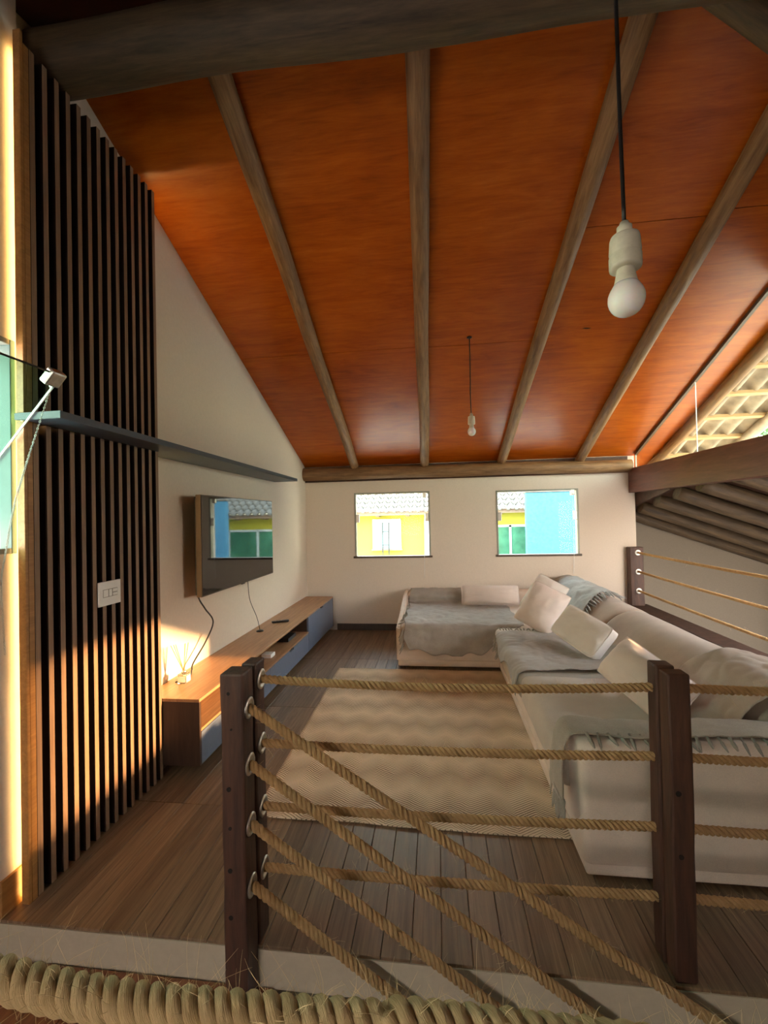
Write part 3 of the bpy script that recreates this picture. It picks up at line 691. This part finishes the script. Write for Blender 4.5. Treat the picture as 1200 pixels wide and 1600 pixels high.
# A: over the chaise, hanging down its front
tA = throw_root('throw_blanket', (.15, 4.8, .45), 'wide grey throw covering the chaise seat and hanging down its front')
pA = path_fn([(0, 5.62, .58), (0, 5.46, .575), (0, 5.385, .53), (0, 5.36, .445), (0, 5.0, .437), (0, 4.5, .437), (0, 4.345, .425), (0, 4.318, .38), (0, 4.31, .30), (0, 4.305, .20), (0, 4.30, .14)])
def fA(u, v):
    hem = [(0, .80), (.06, .92), (.2, .97), (.38, 1.0), (.6, .98), (.8, .88), (.92, .78), (1.0, .66)]
    for (a, ha), (b_, hb) in zip(hem, hem[1:]):
        if a <= u <= b_: k = (u-a)/(b_-a); k = k*k*(3-2*k); h = ha+(hb-ha)*k; break
    h += .02*math.sin(u*31); v0 = .58; tt = v if v <= v0 else v0+(v-v0)*(h-.20)/.80
    p = pA(max(0, min(1, tt))); return Vector((-.345+u*(1.12+.05*v)+.012*math.sin(v*23), p.y-.010*math.sin(u*19+1)*max(0, v-.6), p.z))
cloth('cloth', fA, 110, 110, 'throw', tA, .019, 6, 3)
fringe([(-.35, 5.40-i*.035, .445+.05*max(0, 1-i/4)-.0*i) for i in range(30)], [(-.6, random.uniform(-.4, .4), -.25) for i in range(30)], .06, .006, tA, 4)
fringe([(-.352, 4.315, .40-.022*i) for i in range(9)], [(-.5, -.3, -1) for i in range(9)], .07, .006, tA, 5)
# B: over the corner seat
tB = throw_root('throw_blanket', (.95, 3.6, .45), 'grey throw spread over the middle seat beside the corner, fringed at its far edge')
pB = path_fn([(1.34, 0, .50), (1.27, 0, .452), (1.0, 0, .448), (.68, 0, .446), (.555, 0, .435), (.515, 0, .39), (.508, 0, .32), (.505, 0, .28)])
def fB(u, v):
    p = pB(v*(1-.10*abs(math.sin(u*5)))); return Vector((p.x, 3.04+u*(1.10-.10*v+.03*math.sin(v*8)), p.z+.008*math.sin(u*9+v*4)*(v < .7)))
cloth('cloth', fB, 90, 80, 'throw', tB, .020, 5, 9)
fringe([(.56+i*.026, 4.10, .452) for i in range(26)], [(random.uniform(-.5, .5), 1, .05) for i in range(26)], .05, .006, tB, 6)
fringe([(.512, 3.95-i*.0, .36-.02*i) for i in range(6)]+[(.50, 4.0+.0*i, .42-.02*i) for i in range(6)], [(-.4, .5, -1)]*12, .06, .006, tB, 7)
# C: over the back corner of the backrest
tC = throw_root('throw_blanket', (1.5, 5.0, .69), 'blue grey throw bunched over the far corner of the backrest')
pC = path_fn([(1.30, 0, .47), (1.38, 0, .60), (1.47, 0, .665), (1.57, 0, .705), (1.68, 0, .695), (1.76, 0, .65)])
def fC(u, v):
    y = 4.55+u*1.10-.30*(1-v)*(1-u)*1.2; p = pC(v); return Vector((p.x, y, p.z+.014*abs(math.sin(u*10+v*3))+.008))
cloth('cloth', fC, 60, 40, 'throw_b', tC, .03, 6, 5)
fringe([Vector(fC(0.0, i/18))+Vector((0, -.01, .012)) for i in range(19)], [(random.uniform(-.2, .4), -1, -.25) for i in range(19)], .10, .0075, tC, 8, 'throw_b')
fringe([Vector(fC(i/18, 1))+Vector((.01, 0, .012)) for i in range(19)], [(1, random.uniform(-.4, .1), -.35) for i in range(19)], .08, .007, tC, 9, 'throw_b')
# D: over the near arm
tD = throw_root('throw_blanket', (1.0, 1.97, .58), 'taupe throw laid over the near sofa arm with long tassels at its corner')
pD = path_fn([(.500, 0, .29), (.508, 0, .44), (.525, 0, .54), (.57, 0, .578), (.75, 0, .580), (1.2, 0, .580), (1.95, 0, .575)])
def fD(u, v):
    p = pD(v); k = max(0, 1-v/.14); y0 = 1.905+.02*math.sin(v*14); y = y0+u*(.19+.02*k); z = p.z-.02*u*k
    if u > .86: z -= (u-.86)*.5
    return Vector((p.x, y, z))
cloth('cloth', fD, 30, 90, 'throw_t', tD, .010, 6, 2)
fringe([(.60+i*.042, 1.905, .585) for i in range(30)], [(random.uniform(-.3, .5), -1, -.55) for i in range(30)], .062, .0065, tD, 10)
fringe([(.498, 1.90+i*.012, .30) for i in range(12)], [(-.05, -.1, -1) for i in range(12)], .11, .0075, tD, 11)
# E: crumpled throw in the near corner
tE = throw_root('throw_blanket', (1.4, 2.5, .55), 'rumpled brown throw in the near corner of the sofa behind the right rope post')
pE = path_fn([(1.10, 0, .455), (1.22, 0, .462), (1.30, 0, .52), (1.40, 0, .63), (1.52, 0, .695), (1.64, 0, .70), (1.74, 0, .66)])
def fE(u, v):
    p = pE(v); return Vector((p.x, 2.10+u*(.62-.15*v), p.z+.016*abs(math.sin(u*6+v*2.5))+.012))
cloth('cloth', fE, 50, 60, 'sofa_back', tE, .034, 5, 7)

# ================================================================== PILLOWS
def pillow(name, c, e1, e2, th, mat, label, box_edge=0, seed=0, n=26, group='pillows on the sofa', sag=.0):
    e1, e2 = Vector(e1), Vector(e2); w, h = e1.length, e2.length; x = e1.normalized(); y = -(e2-x*e2.dot(x)).normalized(); z = x.cross(y)
    rot = Matrix((x, y, z)).transposed().to_4x4(); rot.translation = Vector(c)
    root = empty(name, (0, 0, 0)); root.matrix_world = rot; tag(root, label, 'pillow', group)
    b = bmesh.new(); V = {}
    for s in (1, -1):
        for j in range(n+1):
            for i in range(n+1):
                u, v = i/n*2-1, j/n*2-1; edge = i in (0, n) or j in (0, n)
                if edge and s == -1 and not box_edge: V[(s, i, j)] = V[(1, i, j)]; continue
                pin = 1-.055*(1-abs(v)**2.5)*abs(u)**6; pin2 = 1-.055*(1-abs(u)**2.5)*abs(v)**6
                cr = 1-(.10 if box_edge else .06)*(abs(u)*abs(v))**4
                hh = th/2*((1-abs(u)**2.3)*(1-abs(v)**2.3))**.6
                if box_edge: hh = th*(.26+.30*((1-abs(u)**2.6)*(1-abs(v)**2.6))**.6)
                px, py = u*w/2*pin*cr, v*h/2*pin2*cr
                ns_ = .010*noise.noise((u*2.2+seed, v*2.2, s*3))+.004*noise.noise((u*6, v*6+seed, s))
                V[(s, i, j)] = b.verts.new((px, py, s*(hh+ns_*(0 if edge else 1))-sag*(1-v*v)*0))
    for s in (1, -1):
        for j in range(n):
            for i in range(n):
                q = [V[(s, i, j)], V[(s, i+1, j)], V[(s, i+1, j+1)], V[(s, i, j+1)]]; b.faces.new(q if s == 1 else q[::-1])
    if box_edge:
        rim = [(i, 0) for i in range(n)]+[(n, j) for j in range(n)]+[(n-i, n) for i in range(n)]+[(0, n-j) for j in range(n)]
        for a, c_ in zip(rim, rim[1:]+rim[:1]): b.faces.new((V[(1, *a)], V[(-1, *a)], V[(-1, *c_)], V[(1, *c_)]))
    bmesh.ops.recalc_face_normals(b, faces=list(b.faces))
    o = new_obj('cover', b, mat, None, True); o.parent = root
    # seam piping around the rim
    rim = [V_ for V_ in ([(-1+2*i/40, -1) for i in range(40)]+[(1, -1+2*i/40) for i in range(40)]+[(1-2*i/40, 1) for i in range(40)]+[(-1, 1-2*i/40) for i in range(41)])]
    pts = []
    for (u, v) in rim:
        pin = 1-.055*(1-abs(v)**2.5)*abs(u)**6; pin2 = 1-.055*(1-abs(u)**2.5)*abs(v)**6; cr = 1-(.10 if box_edge else .06)*(abs(u)*abs(v))**4
        pts.append((u*w/2*pin*cr, v*h/2*pin2*cr, th*.26 if box_edge else 0))
    vs, fs = tube_data(pts, .0035, 6); o = from_data('piping', vs, fs, mat); o.parent = root
    return root
pillow('throw_pillow', (.612, 5.29, .555), (.70, -.003, -.005), (-.005, -.10, -.22), .17, 'pillow', 'long flat lumbar pillow lying against the wall on the chaise', 0, 1)
pillow('throw_pillow', (1.04, 4.50, .675), (.24, -.22, -.13), (-.29, -.03, -.30), .20, 'pillow_w', 'pale pillow leaning behind the tilted square one in the corner', 0, 2)
pillow('throw_pillow', (.945, 4.16, .640), (.27, -.23, -.13), (-.30, -.03, -.31), .22, 'pillow', 'square cream pillow tilted on its corner, foremost of the corner pair', 0, 3)
pillow('throw_pillow', (1.085, 3.485, .600), (.178, -.47, -.095), (-.18, -.019, -.215), .13, 'pillow_w', 'boxy oblong white pillow leaning on the backrest, second from the right post', 1, 4)
pillow('throw_pillow', (1.095, 2.51, .602), (.161, -.49, -.127), (-.19, .0, -.204), .21, 'pillow', 'oblong cream pillow partly hidden behind the right rope post', 0, 5)

# ================================================================== ROPES AND POSTS
def rope(name, path, R, pitch, label, mat='rope', hairs=120, group=None, tn=16, hl=.03, cn_=8, hr=.00028, seed=0):
    """three twisted strands along a path (list of points) + loose fibres"""
    P = [Vector(p) for p in path]; L = [0]
    for a, b in zip(P, P[1:]): L.append(L[-1]+(b-a).length)
    total = L[-1]; root = empty(name, P[0]); tag(root, label, 'rope', group)
    P2, T, F = frames(P)
    def at(d):
        i = 0
        while i < len(L)-2 and L[i+1] < d: i += 1
        k = (d-L[i])/max(1e-9, L[i+1]-L[i]); u = F[i][0].lerp(F[min(i+1, len(F)-1)][0], k); t = T[i].lerp(T[min(i+1, len(T)-1)], k).normalized(); u = (u-t*u.dot(t)).normalized()
        return P[i].lerp(P[i+1], k), t, u, t.cross(u)
    nstep = int(total/pitch*tn)+1; ro = R*.54; rs = R*.47
    for s in range(3):
        vs, fs, uvs = [], [], []
        for i in range(nstep+1):
            d = total*i/nstep; p, t, u, w = at(d); ph = 2*math.pi*(d/pitch+s/3)
            rad = u*math.cos(ph)+w*math.sin(ph); tan = w*math.cos(ph)-u*math.sin(ph); k = 2*math.pi*ro/pitch
            dr = (t+tan*k).normalized(); nr = rad; bi = dr.cross(nr); wob = 1+.13*noise.noise((d*70, s*7+seed, 0))+.06*noise.noise((d*210, s*5, seed))
            # clipped, slightly swollen section so the strands nestle together
            for c in range(cn_+1):
                a = 2*math.pi*c/cn_; v = p+rad*ro+nr*(rs*wob*math.cos(a))+bi*(rs*1.0*wob*math.sin(a)); vs.append(tuple(v-P[0])); uvs.append((d+s*1.7, c/cn_+d*8))
        m_ = cn_+1
        for i in range(nstep):
            for c in range(cn_): a = i*m_+c; fs.append((a, a+1, a+1+m_, a+m_))
        fs.append(tuple(range(cn_))[::-1]); fs.append(tuple(nstep*m_+c for c in range(cn_)))
        me = bpy.data.meshes.new('strand'); me.from_pydata(vs, [], fs); me.materials.append(MT[mat]); me.polygons.foreach_set('use_smooth', [True]*len(me.polygons))
        uvl = me.uv_layers.new(name='UV'); li = [0]*len(me.loops); me.loops.foreach_get('vertex_index', li); fl_ = []
        for x in li: fl_ += uvs[x]
        uvl.data.foreach_set('uv', fl_)
        o = bpy.data.objects.new('strand', me); COL.objects.link(o); o.parent = root
    rnd = random.Random(seed+5); vs, fs = [], []
    for h in range(hairs):
        d = rnd.uniform(.01, total-.01); p, t, u, w = at(d); a = rnd.uniform(0, 6.283); rad = u*math.cos(a)+w*math.sin(a)
        q = p+rad*R*.93; l = hl*rnd.choice((.35, .5, .6, .8, 1, 1.6)); dr = (rad*rnd.uniform(.2, 1)+t*rnd.uniform(-1, 1)+Vector((0, 0, .15))).normalized(); cv = Vector((rnd.uniform(-1, 1), rnd.uniform(-1, 1), rnd.uniform(-1, .6)))*.35
        tube_data([q-P[0]-rad*R*.1, q-P[0]+dr*l*.35, q-P[0]+dr*l*.7+cv*l*.25, q-P[0]+dr*l*.95+cv*l*.6], [hr, hr, hr*.8, hr*.4], 3, vs, fs)
    o = from_data('loose_fibre', vs, fs, 'fibre'); tag(o, kind='stuff'); o.parent = root
    return root
def sag(a, b, s, n=14):
    a, b = Vector(a), Vector(b); return [a.lerp(b, i/n)-Vector((0, 0, s*4*(i/n)*(1-i/n))) for i in range(n+1)]
def post(name, x0, x1, y0, y1, z0, z1, label, holes=(), flanges=(), group='railing posts', fside=1):
    r = empty(name, ((x0+x1)/2, (y0+y1)/2, z0)); tag(r, label, 'post', group)
    b = box_bm(x0-(x0+x1)/2, x1-(x0+x1)/2, y0-(y0+y1)/2, y1-(y0+y1)/2, 0, z1-z0, .007, 2); bmesh.ops.subdivide_edges(b, edges=[e for e in b.edges if e.calc_length() > .4], cuts=24)
    for v in b.verts: v.co += Vector((noise.noise(v.co*6+Vector((x0*9, 0, 0))), noise.noise(v.co*6+Vector((0, y0*9, 0))), .4*noise.noise(v.co*22)))*.0035
    o = new_obj('shaft', b, 'post', None, False, r.location.copy()); o.parent = r; o.matrix_parent_inverse = Matrix.Translation(r.location).inverted()
    for (hx, hz, hr_) in holes: keep(new_obj('screw_hole', lathe_bm([(hr_, -.0005), (hr_*.9, .003)], 12, 'Y'), 'hole', None, False, (hx, y0-.0015, hz)), r)
    for (fy, fz) in flanges:
        xx = x1 if fside > 0 else x0; pr = [(.036, 0), (.036, .003), (.031, .006), (.026, .006), (.024, .0035), (.0235, .003)]
        fo = keep(new_obj('flange', lathe_bm(pr, 28, 'X'), 'metal', None, True, (xx+.0005*fside, fy, fz)), r)
        for a in (.6, 2.7, 4.8):
            s_ = new_obj('screw', lathe_bm([(.0032, 0), (.0025, .002)], 8, 'X'), 'grey_line', None, False, (.004, .0295*math.cos(a), .0295*math.sin(a))); s_.parent = fo
    return r
HZ = [(.922, .902, .018), (.690, .668, .010), (.462, .430, .008), (.242, .197, .008)]
DZ = [.857, .664, .460, .252]
post('railing_post', -.738, -.657, 1.400, 1.487, -.140, .985, 'front half of the left dark wooden post, with screw holes and slanting ropes',
     [(-.708, .92-.0, .006), (-.712, .60, .008), (-.710, .47, .006), (-.712, .33, .008), (-.712, .175, .008), (-.700, .80, .004)], [(1.443, z) for z in DZ])
post('railing_post', -.706, -.650, 1.491, 1.572, 0, .990, 'rear half of the left dark wooden post, holding the level ropes', [], [(1.534, a) for a, b, s in HZ])
post('railing_post', .722, .792, 1.500, 1.560, 0, .978, 'front half of the right dark wooden post on the floor edge', [(.745, .60, .009), (.748, .40, .008)], [])
post('railing_post', .714, .776, 1.561, 1.625, 0, .986, 'rear half of the right dark wooden post on the floor edge', [], [])
hl_ = ['topmost', 'second from top', 'third from top', 'lowest']
for i, (a, b, s) in enumerate(HZ):
    rope('railing_rope', sag((-.652, 1.534, a), (.718, 1.592, b), s), .0155, .056, '%s level sisal rope between the two wooden posts' % hl_[i], group='railing ropes', seed=i, hairs=170)
    rope('railing_rope', sag((.774, 1.592, b), (2.36, 1.60, b+.012), .016), .0155, .056, '%s level sisal rope to the right of the right post' % hl_[i], group='railing ropes', seed=10+i, hairs=120)
dl = ['uppermost', 'second from top', 'third from top', 'lowest']
for i, z in enumerate(DZ):
    x1 = 1.75; sl_ = [-.612, -.648, -.648, -.655][i]
    rope('stair_rope', sag((-.656, 1.443, z), (x1, 1.443, z+sl_*(x1+.66)), .012), .0168, .060, '%s slanting sisal rope descending right from the left post' % dl[i], group='stair ropes', seed=20+i, hairs=220)
# end post of the level ropes, out to the right
post('railing_post', 2.36, 2.44, 1.555, 1.645, 0, .99, 'dark end post of the level ropes at the right edge of the floor', [], [])
rope('foreground_rope', smooth_path([(-.80, .36, 1.215)]+[(-0.4477, 0.36, 1.093), (-0.4076, 0.36, 1.0859), (-0.3537, 0.36, 1.0794), (-0.2804, 0.36, 1.0754), (-0.2203, 0.36, 1.0765), (-0.1623, 0.36, 1.0781), (-0.0525, 0.36, 1.0821), (0.05, 0.36, 1.0869)]+[(.9, .36, 1.075)], 6), .0158, .0450, 'thick fuzzy sisal handrail rope close to the camera at the bottom', 'rope_big', 1600, None, 22, .026, 14, .00018, 40)
# right railing along the stairwell
cu = box('floor_curb', 2.36, 2.58, 1.81, 5.79, -.02, .355, 'deck_dark', None, .006); tag(cu, 'dark brown timber curb along the floor edge behind the sofa', 'curb')
post('railing_post', 2.345, 2.50, 5.66, 5.775, .356, 1.072, 'dark wooden post in the back right corner with ring flanges', [], [])
fp = bpy.data.objects['railing_post.005'] if 'railing_post.005' in bpy.data.objects else None
for i, z in enumerate((1.004, .772, .538)):
    fo = new_obj('flange', lathe_bm([(.036, 0), (.036, -.003), (.030, -.006), (.022, -.004)], 24, 'Y'), 'metal', None, True, (2.435, 5.659, z))
    if fp: keep(fo, fp)
    rope('stairwell_rope', sag((2.435, 5.658, z), (2.435, 1.75, z), .012), .0140, .052, '%s sisal rope running along the stairwell from the back corner post' % ['top', 'middle', 'bottom'][i], group='stairwell ropes', seed=50+i, hairs=60)

# ================================================================== PENDANTS
def pendant(x, y, ztop, zb, label, cordlean=0):
    r = empty('pendant_lamp', (x, y, zb)); tag(r, label, 'lamp', 'bare bulb pendants')
    keep(new_obj('bulb', lathe_bm([(.002, 0), (.007, .0006), (.013, .0022), (.019, .0053), (.0245, .0095), (.029, .0155), (.0325, .0225), (.0345, .030), (.035, .037), (.0343, .044), (.032, .051), (.0287, .0575), (.0255, .063), (.0225, .068)], 48), 'bulb', None, True, (x, y, zb)), r)
    keep(new_obj('bulb_collar', lathe_bm([(.0225, .0675), (.0205, .076), (.0165, .098), (.015, .112)], 28), 'ceramic', None, True, (x, y, zb)), r)
    keep(new_obj('socket', lathe_bm([(.022, .098), (.030, .099), (.0308, .104), (.0308, .124), (.0295, .127), (.0295, .130), (.0305, .133), (.0285, .160), (.0265, .166), (.018, .170)], 32), 'ceramic', None, True, (x, y, zb)), r)
    keep(new_obj('cable_grip', lathe_bm([(.0145, .169), (.0145, .186), (.011, .188), (.008, .196)], 24), 'ceramic', None, True, (x, y, zb)), r)
    pts = smooth_path([(x, y, zb+.19), (x-.003, y, zb+.19+(ztop-zb)*.2), (x+cordlean*.4, y, zb+.19+(ztop-zb-.19)*.6), (x+cordlean, y, ztop)], 8)
    tube('cord', pts, .0042, 'black', r, 8)
    keep(new_obj('ceiling_hook', lathe_bm([(.012, -.012), (.022, -.004), (.022, 0)], 16), 'black', None, True, (x+cordlean, y, ztop)), r)
pendant(.401, .95, nz(.95), 1.905, 'large bare white bulb on a black cord hanging close to the camera', -.006)
pendant(.318, 3.78, rz(3.78), 2.182, 'small far bare white bulb hanging from the orange ceiling')

# ================================================================== OUTSIDE
gd = box('ground', -40, 60, -40, 80, -3.2, -3.0, 'ground'); tag(gd, kind='structure')
yh = empty('neighbour_house', (0, 14, -3)); tag(yh, 'bright yellow neighbouring house with tiled roof seen through the back windows', 'house')
keep(box('wall', -7, 8, 12.5, 18, -3, 1.66, 'yellow'), yh)
keep(box('fascia', -7.3, 8.3, 12.12, 12.18, 1.56, 1.68, 'fascia'), yh)
keep(box('eave_soffit', -7.3, 8.3, 12.18, 12.5, 1.60, 1.64, 'fascia'), yh)
for i in range(18): keep(box('rafter_end', -6.8+i*.85, -6.7+i*.85, 12.2, 12.5, 1.52, 1.60, 'fascia'), yh)
vs, fs = [], []
rw = .34; tp = .22; x0 = -5.5; ncol = 48; sub = 6
for r in range(13):
    for j in (0, 1):
        yy = 12.02+(r+j*1.12)*rw*.93; zz = 1.70+(r+j*1.12)*rw*.42-j*.05
        for i in range(ncol*sub+1): vs.append((x0+i*tp/sub, yy, zz+.05*math.sin(i/sub*2*math.pi)))
    b0 = r*2*(ncol*sub+1)
    for i in range(ncol*sub): fs.append((b0+i, b0+i+1, b0+i+2+ncol*sub, b0+i+1+ncol*sub))
o = from_data('roof_tiles', vs, fs, 'tile_far'); tag(o, kind='stuff'); keep(o, yh); mdd = o.modifiers.new('t', 'SOLIDIFY'); mdd.thickness = .03
wdw = keep(box('window', -1.83, -1.01, 12.44, 12.5, .60, 1.46, 'white_frame'), yh); 
keep(box('shutter', -1.80, -1.04, 12.42, 12.445, .63, 1.33, 'pale_blue'), yh); keep(box('shutter', -1.80, -1.04, 12.42, 12.445, 1.345, 1.44, 'pale_blue'), yh)
keep(box('window_sill', -1.86, -.98, 12.40, 12.5, .56, .60, 'fascia'), yh)
for (a, b_) in ((1.55, 2.0), (2.05, 2.9)): keep(box('pane', a, b_, 12.44, 12.46, .0, 1.17, 'green_glass'), yh)
for a in (1.48, 2.0, 2.9): keep(box('window_frame', a, a+.06, 12.42, 12.5, .0, 1.22, 'white_frame'), yh)
keep(box('window_frame', 1.48, 2.96, 12.42, 12.5, 1.17, 1.23, 'white_frame'), yh)
keep(box('drain_pipe', -.34, -.20, 12.36, 12.5, -3, 1.6, 'white_frame'), yh)
ld = empty('ladder', (-1.43, 12.3, -3)); tag(ld, 'dark metal ladder leaning against the yellow house at its pale window', 'ladder')
for x in (-1.53, -1.35): bar('rail', (x, 12.0, -3), (x, 12.38, 1.36), .03, 'black', ld)
for i in range(11):
    z = -2.7+i*.38; y = 12.0+.38*(z+3)/4.36; bar('rung', (-1.53, y, z), (-1.35, y, z), .022, 'black', ld)
bt = empty('blue_wall', (4, 11.5, -3)); tag(bt, 'sky blue stucco garden wall seen through the right back window', 'wall')
keep(box('panel', 2.11, 6.5, 10.6, 10.80, -3, 2.02, 'blue', None, .03, 2), bt); keep(box('coping', 2.09, 6.52, 10.58, 10.82, 2.02, 2.07, 'tile_far', None, .01), bt)
def tree(x, y, h, r, label, seed, nl=2600, ls=(.05, .11)):
    t_ = empty('tree', (x, y, -3)); tag(t_, label, 'tree', 'trees outside'); rnd = random.Random(seed)
    tube('trunk', smooth_path([(x, y, -3), (x+.1, y+.05, -1), (x-.05, y, h-r*.9)], 5), .12, 'bark', t_, 8); vs, fs = [], []
    lob = [(Vector((rnd.uniform(-.6, .6), rnd.uniform(-.6, .6), rnd.uniform(-.5, .6)))*r, r*rnd.uniform(.35, .6)) for i in range(12 if nl < 3000 else 26)]
    for i in range(nl):
        c, rr = rnd.choice(lob); d = Vector((rnd.gauss(0, 1), rnd.gauss(0, 1), rnd.gauss(0, 1))).normalized(); p = Vector((x, y, h))+c+d*rr*rnd.uniform(.7, 1.0)
        a = Vector((rnd.gauss(0, 1), rnd.gauss(0, 1), rnd.gauss(0, 1))).normalized(); b_ = a.cross(d).normalized(); s = rnd.uniform(*ls); k = len(vs)
        vs += [tuple(p-a*s), tuple(p+b_*s*.5+d*s*.2), tuple(p+a*s), tuple(p-b_*s*.5+d*s*.2)]; fs.append((k, k+1, k+2, k+3))
    o = from_data('foliage', vs, fs, 'leaf', None, False); tag(o, kind='stuff'); keep(o, t_)
tree(8.6, 12.4, 3.2, 1.3, 'leafy green tree glimpsed over the beam through the gable glass, nearer one', 1)
tree(11.5, 15.5, 3.6, 1.6, 'leafy green tree glimpsed over the beam through the gable glass, farther one', 2)
for i, (x, y, h, r) in enumerate(((12.0, 4.1, 4.9, 1.25), (12.4, 6.0, 5.0, 1.35), (12.2, 7.8, 4.9, 1.3), (12.6, 2.4, 5.0, 1.2))):  # unseen trees, added to stop sun entering through the gable glass
    tree(x, y, h-.1, r, 'dense tree added out of view beyond the stairwell roof to block the sun, %s of four' % ['second nearest', 'third nearest', 'farthest', 'nearest'][i], 11+i, 9000, (.15, .24))
